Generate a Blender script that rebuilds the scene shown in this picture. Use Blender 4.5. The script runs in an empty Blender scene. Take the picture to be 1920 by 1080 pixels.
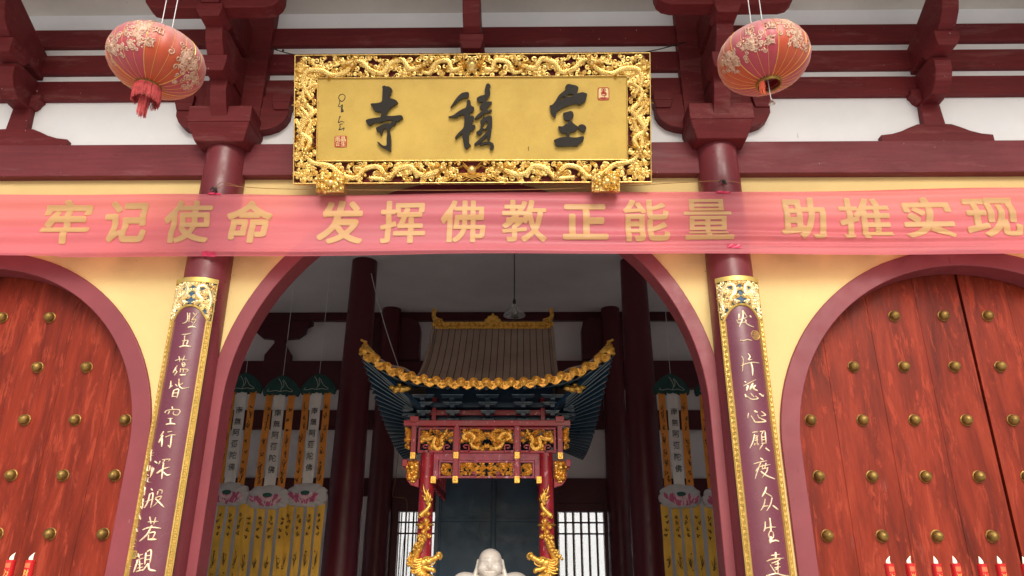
import bpy, bmesh, math, random, json
import numpy as np
from mathutils import Vector, Matrix
from mathutils.geometry import tessellate_polygon

# ------------------------------------------------------------------ camera, world, sun, exposure
scene = bpy.context.scene
col = scene.collection
R = math.radians

cam_d = bpy.data.cameras.new("camera")
cam = bpy.data.objects.new("camera", cam_d)
col.objects.link(cam)
cam_d.sensor_width = 36.0
cam_d.lens = 1400.0 / 1920.0 * 36.0
cam_d.clip_start = 0.05
cam_d.clip_end = 2000.0
_r = Vector((0.99989187, 0.01435224, 0.00320217))
_u = Vector((0.00228002, -0.36643745, 0.9304399))
_f = Vector((-0.01452729, 0.93033199, 0.36643055))
cam.matrix_world = Matrix(((_r.x, _u.x, -_f.x, 0.54995), (_r.y, _u.y, -_f.y, -6.90009),
                           (_r.z, _u.z, -_f.z, 1.91220), (0, 0, 0, 1)))
scene.camera = cam

SUN_EL, SUN_AZ = R(35), R(8)          # azimuth measured from -Y (in front of the hall) towards +X
sun_dir = Vector((math.sin(SUN_AZ) * math.cos(SUN_EL), -math.cos(SUN_AZ) * math.cos(SUN_EL), math.sin(SUN_EL)))
world = bpy.data.worlds.new("World")
scene.world = world
world.use_nodes = True
wn = world.node_tree
bg = wn.nodes["Background"]
sky = wn.nodes.new("ShaderNodeTexSky")
sky.sky_type = 'NISHITA'
sky.sun_disc = False
sky.sun_elevation = SUN_EL
sky.sun_rotation = math.atan2(sun_dir.x, sun_dir.y)
sky.air_density = 1.0
sky.dust_density = 4.0
sky.ozone_density = 1.0
wn.links.new(sky.outputs[0], bg.inputs[0])
bg.inputs[1].default_value = 0.095

sun_d = bpy.data.lights.new("sun", 'SUN')
sun_d.energy = 1.8
sun_d.angle = R(32)
sun_d.color = (1.0, 0.965, 0.91)
sun = bpy.data.objects.new("sun", sun_d)
col.objects.link(sun)
sun.rotation_euler = (-sun_dir).to_track_quat('-Z', 'Y').to_euler()
sun.location = (3, -20, 20)

scene.view_settings.view_transform = 'Standard'
scene.view_settings.look = 'None'
scene.view_settings.gamma = 1.0
scene.view_settings.use_curve_mapping = False
scene.view_settings.exposure = 0.50
scene.cycles.use_denoising = True
scene.cycles.max_bounces = 10
scene.cycles.diffuse_bounces = 6
scene.cycles.glossy_bounces = 4
scene.cycles.transparent_max_bounces = 12
scene.cycles.sample_clamp_indirect = 6.0

rnd = random.Random(7)

# ------------------------------------------------------------------ materials
def newmat(name):
    m = bpy.data.materials.new(name)
    m.use_nodes = True
    nt = m.node_tree
    p = nt.nodes["Principled BSDF"]
    return m, nt, p

def N(nt, t, **kw):
    n = nt.nodes.new(t)
    for k, v in kw.items():
        if isinstance(v, (int, float, str, bool)) and hasattr(n, k):
            setattr(n, k, v)
    return n

def coords(nt, scale=(1, 1, 1), obj=False):
    g = nt.nodes.new("ShaderNodeTexCoord")
    mp = nt.nodes.new("ShaderNodeMapping")
    mp.inputs['Scale'].default_value = scale
    if obj:
        nt.links.new(g.outputs['Object'], mp.inputs['Vector'])
    else:
        ge = nt.nodes.new("ShaderNodeNewGeometry")
        nt.links.new(ge.outputs['Position'], mp.inputs['Vector'])
    return mp.outputs['Vector']

def noise(nt, vec, scale, detail=6, rough=.6, dist=0.0):
    n = nt.nodes.new("ShaderNodeTexNoise")
    n.inputs['Scale'].default_value = scale
    n.inputs['Detail'].default_value = detail
    n.inputs['Roughness'].default_value = rough
    n.inputs['Distortion'].default_value = dist
    nt.links.new(vec, n.inputs['Vector'])
    return n.outputs[0]

def ramp(nt, fac, stops, interp='LINEAR'):
    r = nt.nodes.new("ShaderNodeValToRGB")
    r.color_ramp.interpolation = interp
    el = r.color_ramp.elements
    while len(el) > 1:
        el.remove(el[-1])
    for i, (pos, c) in enumerate(stops):
        e = el[0] if i == 0 else el.new(pos)
        e.position = pos
        e.color = (c[0], c[1], c[2], 1) if hasattr(c, '__len__') else (c, c, c, 1)
    nt.links.new(fac, r.inputs[0])
    return r.outputs[0]

def mix(nt, fac, a, b, mode='MIX'):
    m = nt.nodes.new("ShaderNodeMix")
    m.data_type = 'RGBA'
    m.blend_type = mode
    def put(sock, v):
        if hasattr(v, 'links') or isinstance(v, bpy.types.NodeSocket):
            nt.links.new(v, sock)
        elif isinstance(v, (int, float)):
            sock.default_value = v
        else:
            sock.default_value = (v[0], v[1], v[2], 1)
    put(m.inputs[0], fac); put(m.inputs[6], a); put(m.inputs[7], b)
    return m.outputs[2]

def math_n(nt, op, a, b=0.0):
    m = nt.nodes.new("ShaderNodeMath")
    m.operation = op
    for i, v in enumerate((a, b)):
        if isinstance(v, bpy.types.NodeSocket):
            nt.links.new(v, m.inputs[i])
        else:
            m.inputs[i].default_value = v
    return m.outputs[0]

def bump(nt, p, h, strength=.3, dist=.01):
    b = nt.nodes.new("ShaderNodeBump")
    b.inputs['Strength'].default_value = strength
    b.inputs['Distance'].default_value = dist
    nt.links.new(h, b.inputs['Height'])
    nt.links.new(b.outputs[0], p.inputs['Normal'])

def flecks(nt, vec, scale, thr, detail=2):
    """small sparse spots: 1 inside a fleck, 0 elsewhere"""
    n = noise(nt, vec, scale, detail, .5)
    return ramp(nt, n, [(thr, 0.0), (thr + .015, 1.0)])

def paint(name, c, rough=.5, var=.25, scale=1.5, spec=.4, chips=None, chip_thr=.76, streak=0.0, bmp=.25, drips=None):
    m, nt, p = newmat(name)
    v = coords(nt)
    n1 = noise(nt, v, scale, 7, .62)
    d = tuple(x * (1 - var) for x in c)
    l = tuple(min(1, x * (1 + var)) for x in c)
    colr = ramp(nt, n1, [(.3, d), (.7, l)])
    if streak:
        vs = coords(nt, (9, 9, .5))
        n2 = noise(nt, vs, 1.0, 6, .65)
        f = ramp(nt, n2, [(.45, 0.0), (.75, streak)])
        colr = mix(nt, f, colr, tuple(x * .45 for x in c))
    if chips:
        f = flecks(nt, coords(nt, (1, 1, .55)), 26, chip_thr)
        colr = mix(nt, f, colr, chips)
    if drips:
        f = flecks(nt, coords(nt, (6, 6, 1.2)), 4.5, .735, 3)
        colr = mix(nt, f, colr, drips)
    nt.links.new(colr, p.inputs['Base Color'])
    n3 = noise(nt, v, 6, 5, .6)
    rr = ramp(nt, n3, [(.3, max(0, rough - .12)), (.7, min(1, rough + .14))])
    nt.links.new(rr, p.inputs['Roughness'])
    p.inputs['Specular IOR Level'].default_value = spec
    n4 = noise(nt, v, 35, 6, .65)
    bump(nt, p, n4, bmp, .006)
    return m

def metal(name, c, rough=.32, var=.3, scale=14, dark=None, metallic=.92, bmp=.4):
    m, nt, p = newmat(name)
    v = coords(nt)
    n1 = noise(nt, v, scale, 5, .6)
    colr = ramp(nt, n1, [(.3, dark or tuple(x * (1 - var) for x in c)), (.55, c), (.8, tuple(min(1, x * (1 + var * .6)) for x in c))])
    nt.links.new(colr, p.inputs['Base Color'])
    p.inputs['Metallic'].default_value = metallic
    rr = ramp(nt, noise(nt, v, scale * 2.3, 4, .6), [(.3, rough * .7), (.7, min(1, rough * 1.5))])
    nt.links.new(rr, p.inputs['Roughness'])
    bump(nt, p, noise(nt, v, 90, 3, .6), bmp, .004)
    return m

def timber(name, c, dust, rough):
    """painted timber: long grain, dull patches of dust, scratches and small chips"""
    m, nt, p = newmat(name)
    v = coords(nt)
    base = ramp(nt, noise(nt, v, 1.2, 8, .65), [(.3, tuple(x * .80 for x in c)), (.7, tuple(x * 1.18 for x in c))])
    g = noise(nt, coords(nt, (1.4, 20, 20)), 1.0, 9, .72, .3)
    base = mix(nt, ramp(nt, g, [(.42, 0.0), (.62, .45)]), base, tuple(x * .62 for x in c))
    d = noise(nt, coords(nt, (.55, 2.2, 3.2)), 1.5, 9, .74, .4)
    base = mix(nt, ramp(nt, d, [(.54, 0.0), (.72, .50)]), base, dust)
    s = noise(nt, coords(nt, (2.2, 9, 16)), 2.0, 6, .7, 1.2)
    base = mix(nt, ramp(nt, s, [(.672, 0.0), (.70, .40)]), base, dust)
    f = flecks(nt, coords(nt, (1, 1, .7)), 30, .765)
    base = mix(nt, f, base, (.50, .36, .33))
    k = flecks(nt, coords(nt, (.6, 4, 5)), 9, .735, 4)
    base = mix(nt, k, base, (.030, .010, .010))
    nt.links.new(base, p.inputs['Base Color'])
    nt.links.new(ramp(nt, d, [(.35, rough - .10), (.7, min(1, rough + .25))]), p.inputs['Roughness'])
    p.inputs['Specular IOR Level'].default_value = .22
    bump(nt, p, g, .42, .006)
    return m

M = {}
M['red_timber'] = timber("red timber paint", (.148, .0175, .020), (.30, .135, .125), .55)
M['red_beam'] = timber("red beam paint", (.175, .033, .040), (.30, .14, .14), .52)
M['red_arch'] = paint("red plaster surround", (.225, .042, .052), .48, .15, 1.1, chips=(.6, .45, .42), chip_thr=.79, bmp=.22, drips=(.18, .03, .035))
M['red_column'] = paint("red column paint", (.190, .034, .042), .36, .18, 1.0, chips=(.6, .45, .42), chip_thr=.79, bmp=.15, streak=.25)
M['yellow'] = paint("yellow limewash", (.73, .55, .245), .85, .12, .55, chips=(.30, .22, .13), chip_thr=.74, spec=.15, bmp=.35, drips=(.66, .49, .22))
M['white'] = paint("white limewash", (.875, .89, .905), .9, .06, .7, chips=(.35, .33, .3), chip_thr=.79, spec=.1, bmp=.3, drips=(.72, .71, .68))
M['soffit'] = paint("greyish white soffit", (.68, .66, .61), .9, .10, .9, chips=(.2, .18, .17), chip_thr=.80, spec=.1, bmp=.25, drips=(.46, .43, .41))  # greyer and warmer than the white wall limewash
M['in_white'] = paint("grey interior plaster", (.82, .79, .80), .9, .08, .8, spec=.1)
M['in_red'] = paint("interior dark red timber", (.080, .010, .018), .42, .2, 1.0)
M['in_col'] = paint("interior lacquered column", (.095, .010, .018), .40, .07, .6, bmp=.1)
M['floor'] = paint("stone floor", (.56, .54, .50), .6, .15, 1.2)
M['ground'] = paint("courtyard paving", (.62, .60, .57), .8, .12, .6)
M['added_wall'] = paint("added white wall plaster", (.86, .86, .86), .9, .04, .7, spec=.1)
M['gold'] = metal("carved gilding", (.88, .64, .225), .31, .25, 16, dark=(.66, .42, .11), metallic=.88)
M['gold_pale'] = metal("pale bright gilding", (1.0, .86, .55), .30, .2, 16, dark=(.80, .58, .24))
M['gold_band'] = metal("gold border paint", (.70, .49, .13), .38, .15, 6, metallic=.55, bmp=.15)
M['gold_dim'] = metal("aged shrine gilding", (.84, .50, .10), .36, .38, 22, dark=(.50, .26, .04), metallic=.68)
M['brass'] = metal("old brass", (.34, .22, .060), .55, .45, 22, dark=(.16, .10, .035), metallic=.85)
M['steel'] = metal("bright steel", (.75, .75, .74), .25, .1, 20)
M['black'] = paint("black lacquer relief", (.020, .016, .013), .45, .2, 4, spec=.25, bmp=.15)
M['black_edge'] = paint("black lacquer edge", (.004, .004, .005), .25, .1, 4, spec=.5, bmp=.1)
M['ink'] = paint("black ink", (.045, .040, .036), .7, .1, 4)
M['ink_brown'] = paint("brown painted brush lines", (.10, .05, .015), .6, .1, 4)
M['seal_red'] = paint("seal red", (.42, .035, .022), .6, .15, 8)
M['seal_pale'] = paint("seal cream", (.80, .62, .30), .6, .1, 8)
M['blue'] = paint("crest blue ground", (.030, .085, .17), .5, .3, 8)
M['board'] = paint("purple red lacquer board", (.150, .034, .056), .24, .12, 1.2, spec=.55, bmp=.06, streak=.12)
M['shrine_red'] = paint("shrine red lacquer", (.27, .012, .022), .36, .28, 6, spec=.4, chips=(.48, .16, .20), chip_thr=.66)
M['shrine_rosy'] = paint("rosy frieze lacquer", (.27, .038, .062), .42, .35, 9, spec=.4, chips=(.46, .22, .26), chip_thr=.66)  # rosier version of the shrine red, with pale flecks
M['teal'] = paint("blue green bracket paint", (.006, .030, .060), .38, .35, 5, spec=.5)
M['teal_edge'] = paint("pale bracket edge paint", (.22, .28, .31), .45, .2, 6)
M['navy'] = paint("dark blue screen panel", (.016, .046, .078), .45, .35, 2.2, spec=.35)
M['dust_tile'] = paint("dusty shrine roof board", (.30, .235, .185), .75, .14, 2.0)
M['dark'] = paint("dark gap", (.010, .010, .012), .8, .1, 3)
M['roof_tile'] = paint("grey roof tile", (.16, .15, .14), .8, .2, 1.5)
M['hood_green'] = paint("dark green brocade", (.012, .060, .055), .6, .3, 6)
M['hood_line'] = paint("pale piping", (.42, .46, .40), .6, .1, 6)
M['rib_orange'] = paint("orange silk ribbon", (.74, .27, .04), .55, .2, 3)
M['rib_yellow'] = paint("yellow silk ribbon", (.86, .48, .06), .55, .2, 3)
M['rib_white'] = paint("white silk ribbon", (.72, .69, .66), .6, .1, 3)
M['pad'] = paint("pale lotus pad cloth", (.52, .50, .51), .65, .1, 5)
M['lotus'] = paint("pink lotus petals", (.52, .10, .22), .6, .35, 14)
M['lotus_pale'] = paint("pale lotus petals", (.72, .48, .52), .6, .2, 14)
M['green'] = paint("lotus heart green", (.02, .10, .08), .5, .2, 8)
M['wire'] = paint("dark wire", (.03, .028, .026), .5, .1, 4)
M['string'] = paint("brown string", (.30, .15, .05), .7, .2, 8)
M['white_cord'] = paint("white cord", (.72, .72, .72), .6, .05, 8)
M['fringe'] = paint("faded red fringe", (.56, .085, .085), .7, .3, 20)
M['fringe_orange'] = paint("orange tassel", (.72, .14, .07), .7, .2, 20)
M['inner_red'] = paint("lantern inner lining", (.20, .006, .012), .6, .2, 5)
M['candle'] = paint("red candle sleeve", (.58, .012, .014), .35, .12, 8, spec=.5, bmp=.05)
M['candle_gold'] = paint("candle gold print", (.90, .50, .12), .5, .1, 8)
M['candle_orange'] = paint("candle orange print", (.80, .16, .06), .5, .1, 8)
M['marble'] = paint("white marble", (.64, .60, .54), .3, .08, 3, spec=.5, bmp=.05)
M['stone'] = paint("grey stone", (.36, .35, .33), .7, .15, 3)
M['lamp_glass'] = paint("pale lamp bulb", (.85, .85, .82), .3, .02, 5)
M['tape'] = paint("pink red adhesive tape", (.62, .03, .10), .35, .12, 20, spec=.5)
M['flake'] = paint("peeled paint edge", (.55, .53, .50), .9, .15, 6)
M['tan'] = paint("cream strip", (.66, .62, .55), .9, .08, .9, spec=.1)

# weathered plank doors: grain, worn salmon patches, dark streaks and a few violet scuffs
def door_mat():
    m, nt, p = newmat("weathered red door planks")
    ge = nt.nodes.new("ShaderNodeNewGeometry")
    v1 = coords(nt, (5.5, 1, .75))
    n1 = noise(nt, v1, 1.0, 9, .68, .5)
    base = ramp(nt, n1, [(.30, (.100, .012, .006)), (.45, (.175, .020, .009)), (.56, (.240, .028, .012)), (.70, (.300, .042, .018))])
    v2 = coords(nt, (11, 1, 1.9))
    n2 = noise(nt, v2, 1.3, 12, .76, .6)
    f2 = ramp(nt, n2, [(.53, 0.0), (.60, .74)])
    colr = mix(nt, f2, base, (.36, .052, .024))
    v3 = coords(nt, (34, 1, 1.6))
    n3 = noise(nt, v3, 1.2, 7, .7)
    f3 = ramp(nt, n3, [(.57, 0.0), (.68, .50)])
    colr = mix(nt, f3, colr, (.090, .018, .014))
    v4 = coords(nt, (7, 1, .9))
    n4 = noise(nt, v4, 2.1, 8, .7)
    f4 = ramp(nt, n4, [(.63, 0.0), (.68, .55)])
    colr = mix(nt, f4, colr, (.22, .060, .055))
    tone = ramp(nt, ge.outputs['Random Per Island'], [(0, (.94, .935, .93)), (1, (1.05, 1.04, 1.03))])
    colr = mix(nt, 1.0, colr, tone, 'MULTIPLY')
    fl = flecks(nt, coords(nt, (3.2, 1, .8)), 22, .745)
    colr = mix(nt, fl, colr, (.05, .02, .02))
    nt.links.new(colr, p.inputs['Base Color'])
    rr = ramp(nt, n2, [(.4, .34), (.65, .62)])
    nt.links.new(rr, p.inputs['Roughness'])
    p.inputs['Specular IOR Level'].default_value = .16
    bump(nt, p, n3, .35, .006)
    return m
M['door'] = door_mat()
M['gold_text'] = metal("cream gold lettering", (1.0, .86, .60), .34, .12, 16, dark=(.85, .66, .36), metallic=.35)

def plaque_mat():
    m, nt, p = newmat("gold leaf board")
    v = coords(nt)
    n1 = noise(nt, v, 2.2, 8, .65)
    c = ramp(nt, n1, [(.32, (.46, .295, .048)), (.68, (.60, .405, .080))])
    g = noise(nt, v, 160, 3, .8)
    c = mix(nt, ramp(nt, g, [(.40, 0.0), (.62, .30)]), c, (.68, .52, .17))
    fl = flecks(nt, coords(nt, (1.6, 1, .35)), 17, .765, 2)
    c = mix(nt, fl, c, (.16, .09, .02))
    nt.links.new(c, p.inputs['Base Color'])
    p.inputs['Metallic'].default_value = .30
    p.inputs['Roughness'].default_value = .52
    bump(nt, p, g, .35, .003)
    return m
M['gold_board'] = plaque_mat()

def banner_mat(name, c, alpha):
    m, nt, p = newmat(name)
    out = nt.nodes["Material Output"]
    v = coords(nt, (.35, 1, 6))
    n1 = noise(nt, v, 1.0, 4, .5)
    colr = ramp(nt, n1, [(.3, tuple(x * .88 for x in c)), (.7, tuple(min(1, x * 1.1) for x in c))])
    nt.links.new(colr, p.inputs['Base Color'])
    p.inputs['Roughness'].default_value = .48
    p.inputs['Specular IOR Level'].default_value = .5
    p.inputs['Sheen Weight'].default_value = .35
    p.inputs['Sheen Tint'].default_value = (1, .8, .8, 1)
    bump(nt, p, noise(nt, coords(nt, (3, 1, 60)), 1.0, 3, .5), .12, .003)
    tl = nt.nodes.new("ShaderNodeBsdfTranslucent")
    tl.inputs[0].default_value = (c[0], c[1] * .8, c[2] * .8, 1)
    tr = nt.nodes.new("ShaderNodeBsdfTransparent")
    tr.inputs[0].default_value = (1.0, .50, .50, 1)
    m1 = nt.nodes.new("ShaderNodeMixShader"); m1.inputs[0].default_value = .16
    m2 = nt.nodes.new("ShaderNodeMixShader"); m2.inputs[0].default_value = alpha
    nt.links.new(p.outputs[0], m1.inputs[1]); nt.links.new(tl.outputs[0], m1.inputs[2])
    nt.links.new(m1.outputs[0], m2.inputs[1]); nt.links.new(tr.outputs[0], m2.inputs[2])
    nt.links.new(m2.outputs[0], out.inputs[0])
    return m
M['banner'] = banner_mat("translucent red banner cloth", (.77, .195, .235), .30)
M['banner_text'] = banner_mat("printed ochre letters", (.63, .365, .15), .0)

def lantern_mat():
    m, nt, p = newmat("faded lantern silk")
    tc = nt.nodes.new("ShaderNodeTexCoord")
    sx = nt.nodes.new("ShaderNodeSeparateXYZ")
    nt.links.new(tc.outputs['Object'], sx.inputs[0])
    ge = nt.nodes.new("ShaderNodeAttribute"); ge.attribute_name = "gore"
    panel = ramp(nt, ge.outputs['Fac'], [(0, (.50, .066, .016)), (.5, (.50, .066, .016)), (.51, (.43, .042, .065)), (1, (.43, .042, .065))], 'CONSTANT')
    n1 = noise(nt, tc.outputs['Object'], 5, 6, .6)
    h = math_n(nt, 'ADD', math_n(nt, 'ADD', sx.outputs['Z'], .5), math_n(nt, 'MULTIPLY', math_n(nt, 'SUBTRACT', n1, .5), .16))
    fade = ramp(nt, h, [(.38, 0.0), (.52, .20), (.68, .66)])     # dust and sun-bleaching on the crown
    colr = mix(nt, fade, panel, (.66, .43, .43))
    dots = flecks(nt, tc.outputs['Object'], 30, .72)
    colr = mix(nt, math_n(nt, 'MULTIPLY', dots, fade), colr, (.08, .05, .05))
    nt.links.new(colr, p.inputs['Base Color'])
    p.inputs['Roughness'].default_value = .42
    p.inputs['Sheen Weight'].default_value = .3
    bump(nt, p, noise(nt, tc.outputs['Object'], 22, 4, .6), .12, .006)
    return m
M['lantern'] = lantern_mat()
M['lantern_rib'] = metal("lantern gold rib", (.85, .50, .13), .4, .2, 20, metallic=.5)
M['applique'] = metal("lantern gold print", (.66, .44, .32), .5, .40, 40, dark=(.44, .22, .13), metallic=.2, bmp=.9)

def flame_mat():
    m, nt, p = newmat("electric candle flame")
    p.inputs['Base Color'].default_value = (.95, .90, .72, 1)
    p.inputs['Roughness'].default_value = .35
    p.inputs['Emission Color'].default_value = (1.0, .86, .58, 1)
    p.inputs['Emission Strength'].default_value = .28
    return m
M['flame'] = flame_mat()

def pane_mat():
    m, nt, p = newmat("thin window glass")
    out = nt.nodes["Material Output"]
    tr = nt.nodes.new("ShaderNodeBsdfTransparent"); tr.inputs[0].default_value = (.93, .95, .96, 1)
    p.inputs['Base Color'].default_value = (.8, .85, .88, 1)
    p.inputs['Roughness'].default_value = .1
    ms = nt.nodes.new("ShaderNodeMixShader"); ms.inputs[0].default_value = .88
    nt.links.new(p.outputs[0], ms.inputs[1]); nt.links.new(tr.outputs[0], ms.inputs[2])
    nt.links.new(ms.outputs[0], out.inputs[0])
    return m
M['pane'] = pane_mat()

# ------------------------------------------------------------------ mesh helpers
class MB:
    def __init__(s):
        s.v = []; s.f = []
    def add(s, vs, fs):
        o = len(s.v)
        s.v.extend(tuple(p) for p in vs)
        s.f.extend(tuple(i + o for i in f) for f in fs)
    def box(s, x0, x1, y0, y1, z0, z1):
        s.add([(x0, y0, z0), (x1, y0, z0), (x1, y1, z0), (x0, y1, z0), (x0, y0, z1), (x1, y0, z1), (x1, y1, z1), (x0, y1, z1)],
              [(0, 3, 2, 1), (4, 5, 6, 7), (0, 1, 5, 4), (1, 2, 6, 5), (2, 3, 7, 6), (3, 0, 4, 7)])
    def frustum(s, x, y, z0, z1, hx0, hy0, hx1, hy1):
        s.add([(x - hx0, y - hy0, z0), (x + hx0, y - hy0, z0), (x + hx0, y + hy0, z0), (x - hx0, y + hy0, z0),
               (x - hx1, y - hy1, z1), (x + hx1, y - hy1, z1), (x + hx1, y + hy1, z1), (x - hx1, y + hy1, z1)],
              [(0, 3, 2, 1), (4, 5, 6, 7), (0, 1, 5, 4), (1, 2, 6, 5), (2, 3, 7, 6), (3, 0, 4, 7)])
    def prism(s, poly, fn, a, b):
        """poly of 2D points, fn(p, t) -> 3D, caps at t=a and t=b"""
        n = len(poly)
        vs = [fn(p, a) for p in poly] + [fn(p, b) for p in poly]
        s.add(vs, [tuple(range(n)), tuple(range(2 * n - 1, n - 1, -1))] + [(i, i + n, (i + 1) % n + n, (i + 1) % n) for i in range(n)])
    def yz(s, poly, x0, x1):
        s.prism(poly, lambda p, t: (t, p[0], p[1]), x0, x1)
    def xz(s, poly, y0, y1):
        s.prism(poly, lambda p, t: (p[0], t, p[1]), y0, y1)
    def loft(s, rings, close=True, cap=True):
        n = len(rings[0]); o = len(s.v)
        for r in rings:
            s.v.extend(tuple(p) for p in r)
        m = n if close else n - 1
        for k in range(len(rings) - 1):
            for i in range(m):
                j = (i + 1) % n
                s.f.append((o + k * n + i, o + k * n + j, o + (k + 1) * n + j, o + (k + 1) * n + i))
        if cap and close:
            s.f.append(tuple(o + i for i in range(n - 1, -1, -1)))
            s.f.append(tuple(o + (len(rings) - 1) * n + i for i in range(n)))
    def tube(s, pts, rad, n=6, cap=True):
        pts = [Vector(p) for p in pts]
        k = len(pts)
        rs = rad if hasattr(rad, '__len__') else [rad] * k
        up = None; rings = []
        for i, p in enumerate(pts):
            t = (pts[min(i + 1, k - 1)] - pts[max(i - 1, 0)])
            if t.length < 1e-9: t = Vector((0, 0, 1))
            t.normalize()
            if up is None:
                up = Vector((0, 0, 1)) if abs(t.z) < .9 else Vector((0, 1, 0))
            a = t.cross(up)
            if a.length < 1e-6: a = t.orthogonal()
            a.normalize(); b = a.cross(t); b.normalize(); up = b
            rings.append([p + a * math.cos(2 * math.pi * j / n) * rs[i] + b * math.sin(2 * math.pi * j / n) * rs[i] for j in range(n)])
        s.loft(rings, True, cap)
    def lathe(s, prof, c=(0, 0, 0), n=24, ax='z', cap=False):
        rings = []
        for r, h in prof:
            ring = []
            for j in range(n):
                a = 2 * math.pi * j / n
                if ax == 'z': ring.append((c[0] + r * math.cos(a), c[1] + r * math.sin(a), c[2] + h))
                else: ring.append((c[0] + r * math.cos(a), c[1] - h, c[2] + r * math.sin(a)))
            rings.append(ring)
        s.loft(rings, True, cap)
    def sph(s, c, r, n=10, m=6, rot=None):
        r = r if hasattr(r, '__len__') else (r, r, r)
        rings = []
        for i in range(m + 1):
            t = math.pi * i / m
            ring = []
            for j in range(n):
                a = 2 * math.pi * j / n
                p = Vector((r[0] * math.sin(t) * math.cos(a), r[1] * math.sin(t) * math.sin(a), -r[2] * math.cos(t)))
                if rot: p = rot @ p
                ring.append((c[0] + p.x, c[1] + p.y, c[2] + p.z))
            rings.append(ring)
        s.loft(rings, True, False)
    def ribbon(s, pts, nrm, w, th, taper=(.8, .5)):
        """raised brush-stroke: pts 3D, nrm 3D normals, half-widths w (list or scalar), height th"""
        pts = [Vector(p) for p in pts]; k = len(pts)
        nr = [Vector(n) for n in nrm]
        ws = list(w) if hasattr(w, '__len__') else [w] * k
        if taper:
            for i in range(k):
                t = i / max(1, k - 1)
                ws[i] *= taper[0] + (1 - taper[0]) * min(1, t * 4) if t < .5 else taper[1] + (1 - taper[1]) * min(1, (1 - t) * 3)
        rings = []
        for i, p in enumerate(pts):
            t = pts[min(i + 1, k - 1)] - pts[max(i - 1, 0)]
            if t.length < 1e-9: t = nr[i].orthogonal()
            a = t.normalized().cross(nr[i]); a.normalize()
            q = nr[i]
            rings.append([p - a * ws[i], p - a * ws[i] * .75 + q * th * .75, p + q * th, p + a * ws[i] * .75 + q * th * .75, p + a * ws[i], p - q * th * .3])
        d0 = (pts[0] - pts[min(1, k - 1)]); d1 = (pts[-1] - pts[max(0, k - 2)])
        if d0.length > 0: d0 = d0.normalized() * ws[0] * .7
        if d1.length > 0: d1 = d1.normalized() * ws[-1] * .7
        sh = lambda ring, c, d: [c + (Vector(x) - c) * .45 + d for x in ring]
        rings = [sh(rings[0], pts[0], d0)] + rings + [sh(rings[-1], pts[-1], d1)]
        s.loft(rings, True, True)
    def build(s, name, mat, parent=None, smooth=False, bevel=0.0, ang=35):
        me = bpy.data.meshes.new(name)
        me.from_pydata([tuple(p) for p in s.v], [], s.f)
        bm = bmesh.new(); bm.from_mesh(me)
        bmesh.ops.recalc_face_normals(bm, faces=bm.faces)
        bm.to_mesh(me); bm.free()
        for m in (mat if isinstance(mat, (list, tuple)) else [mat]):
            me.materials.append(m)
        if smooth:
            me.polygons.foreach_set('use_smooth', [True] * len(me.polygons))
            me.set_sharp_from_angle(angle=R(ang))
        o = bpy.data.objects.new(name, me)
        col.objects.link(o)
        if parent is not None: o.parent = parent
        if bevel:
            b = o.modifiers.new("edge wear", 'BEVEL')
            b.width = bevel; b.segments = 2; b.limit_method = 'ANGLE'; b.angle_limit = R(40)
        return o

def tag(o, label=None, cat=None, group=None, kind=None):
    if label: o['label'] = label
    if cat: o['category'] = cat
    if group: o['group'] = group
    if kind: o['kind'] = kind
    return o

def empty(name, loc, label, cat, group=None):
    o = bpy.data.objects.new(name, None)
    o.location = loc; o.empty_display_size = .2
    col.objects.link(o)
    return tag(o, label, cat, group)

def link_copy(o, parent, loc=None):
    c = o.copy(); col.objects.link(c); c.parent = parent
    if loc is not None: c.location = loc
    return c

def smooth_line(pts, n=5):
    """Catmull-Rom through 2D/3D points"""
    pts = [Vector(p) for p in pts]
    if len(pts) < 3:
        return [pts[0].lerp(pts[-1], i / n) for i in range(n + 1)]
    out = []
    for i in range(len(pts) - 1):
        p0 = pts[max(i - 1, 0)]; p1 = pts[i]; p2 = pts[i + 1]; p3 = pts[min(i + 2, len(pts) - 1)]
        for k in range(n):
            t = k / n
            out.append(.5 * ((2 * p1) + (p2 - p0) * t + (2 * p0 - 5 * p1 + 4 * p2 - p3) * t * t + (3 * p1 - p0 - 3 * p2 + p3) * t ** 3))
    out.append(pts[-1])
    return out

def glyph_bm(ch, offset=0.0):
    """outline of one character as a flat filled bmesh in its own em-space"""
    c = bpy.data.curves.new("glyph", 'FONT'); c.body = ch; c.size = 1; c.offset = offset; c.resolution_u = 4
    o = bpy.data.objects.new("glyph", c); col.objects.link(o)
    dg = bpy.context.evaluated_depsgraph_get()
    me = bpy.data.meshes.new_from_object(o.evaluated_get(dg))
    bpy.data.objects.remove(o); bpy.data.curves.remove(c)
    bm = bmesh.new(); bm.from_mesh(me); bpy.data.meshes.remove(me)
    return bm

def glyph(ch, x0, x1, z0, z1, offset=0.0, cut=0.0):
    """glyph fitted to a box, returned as (verts2D, faces)"""
    bm = glyph_bm(ch, offset)
    xs = [v.co.x for v in bm.verts]; ys = [v.co.y for v in bm.verts]
    ax, bx, ay, by = min(xs), max(xs), min(ys), max(ys)
    for v in bm.verts:
        v.co.x = x0 + (v.co.x - ax) / (bx - ax) * (x1 - x0)
        v.co.y = z0 + (v.co.y - ay) / max(1e-6, by - ay) * (z1 - z0)
        v.co.z = 0
    if cut:
        z = z0 + cut
        while z < z1:
            bmesh.ops.bisect_plane(bm, geom=list(bm.verts) + list(bm.edges) + list(bm.faces), plane_co=(0, z, 0), plane_no=(0, 1, 0))
            z += cut
    bm.verts.index_update()
    vs = [(v.co.x, v.co.y) for v in bm.verts]
    fs = [tuple(v.index for v in f.verts) for f in bm.faces]
    bm.free()
    return vs, fs

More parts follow.
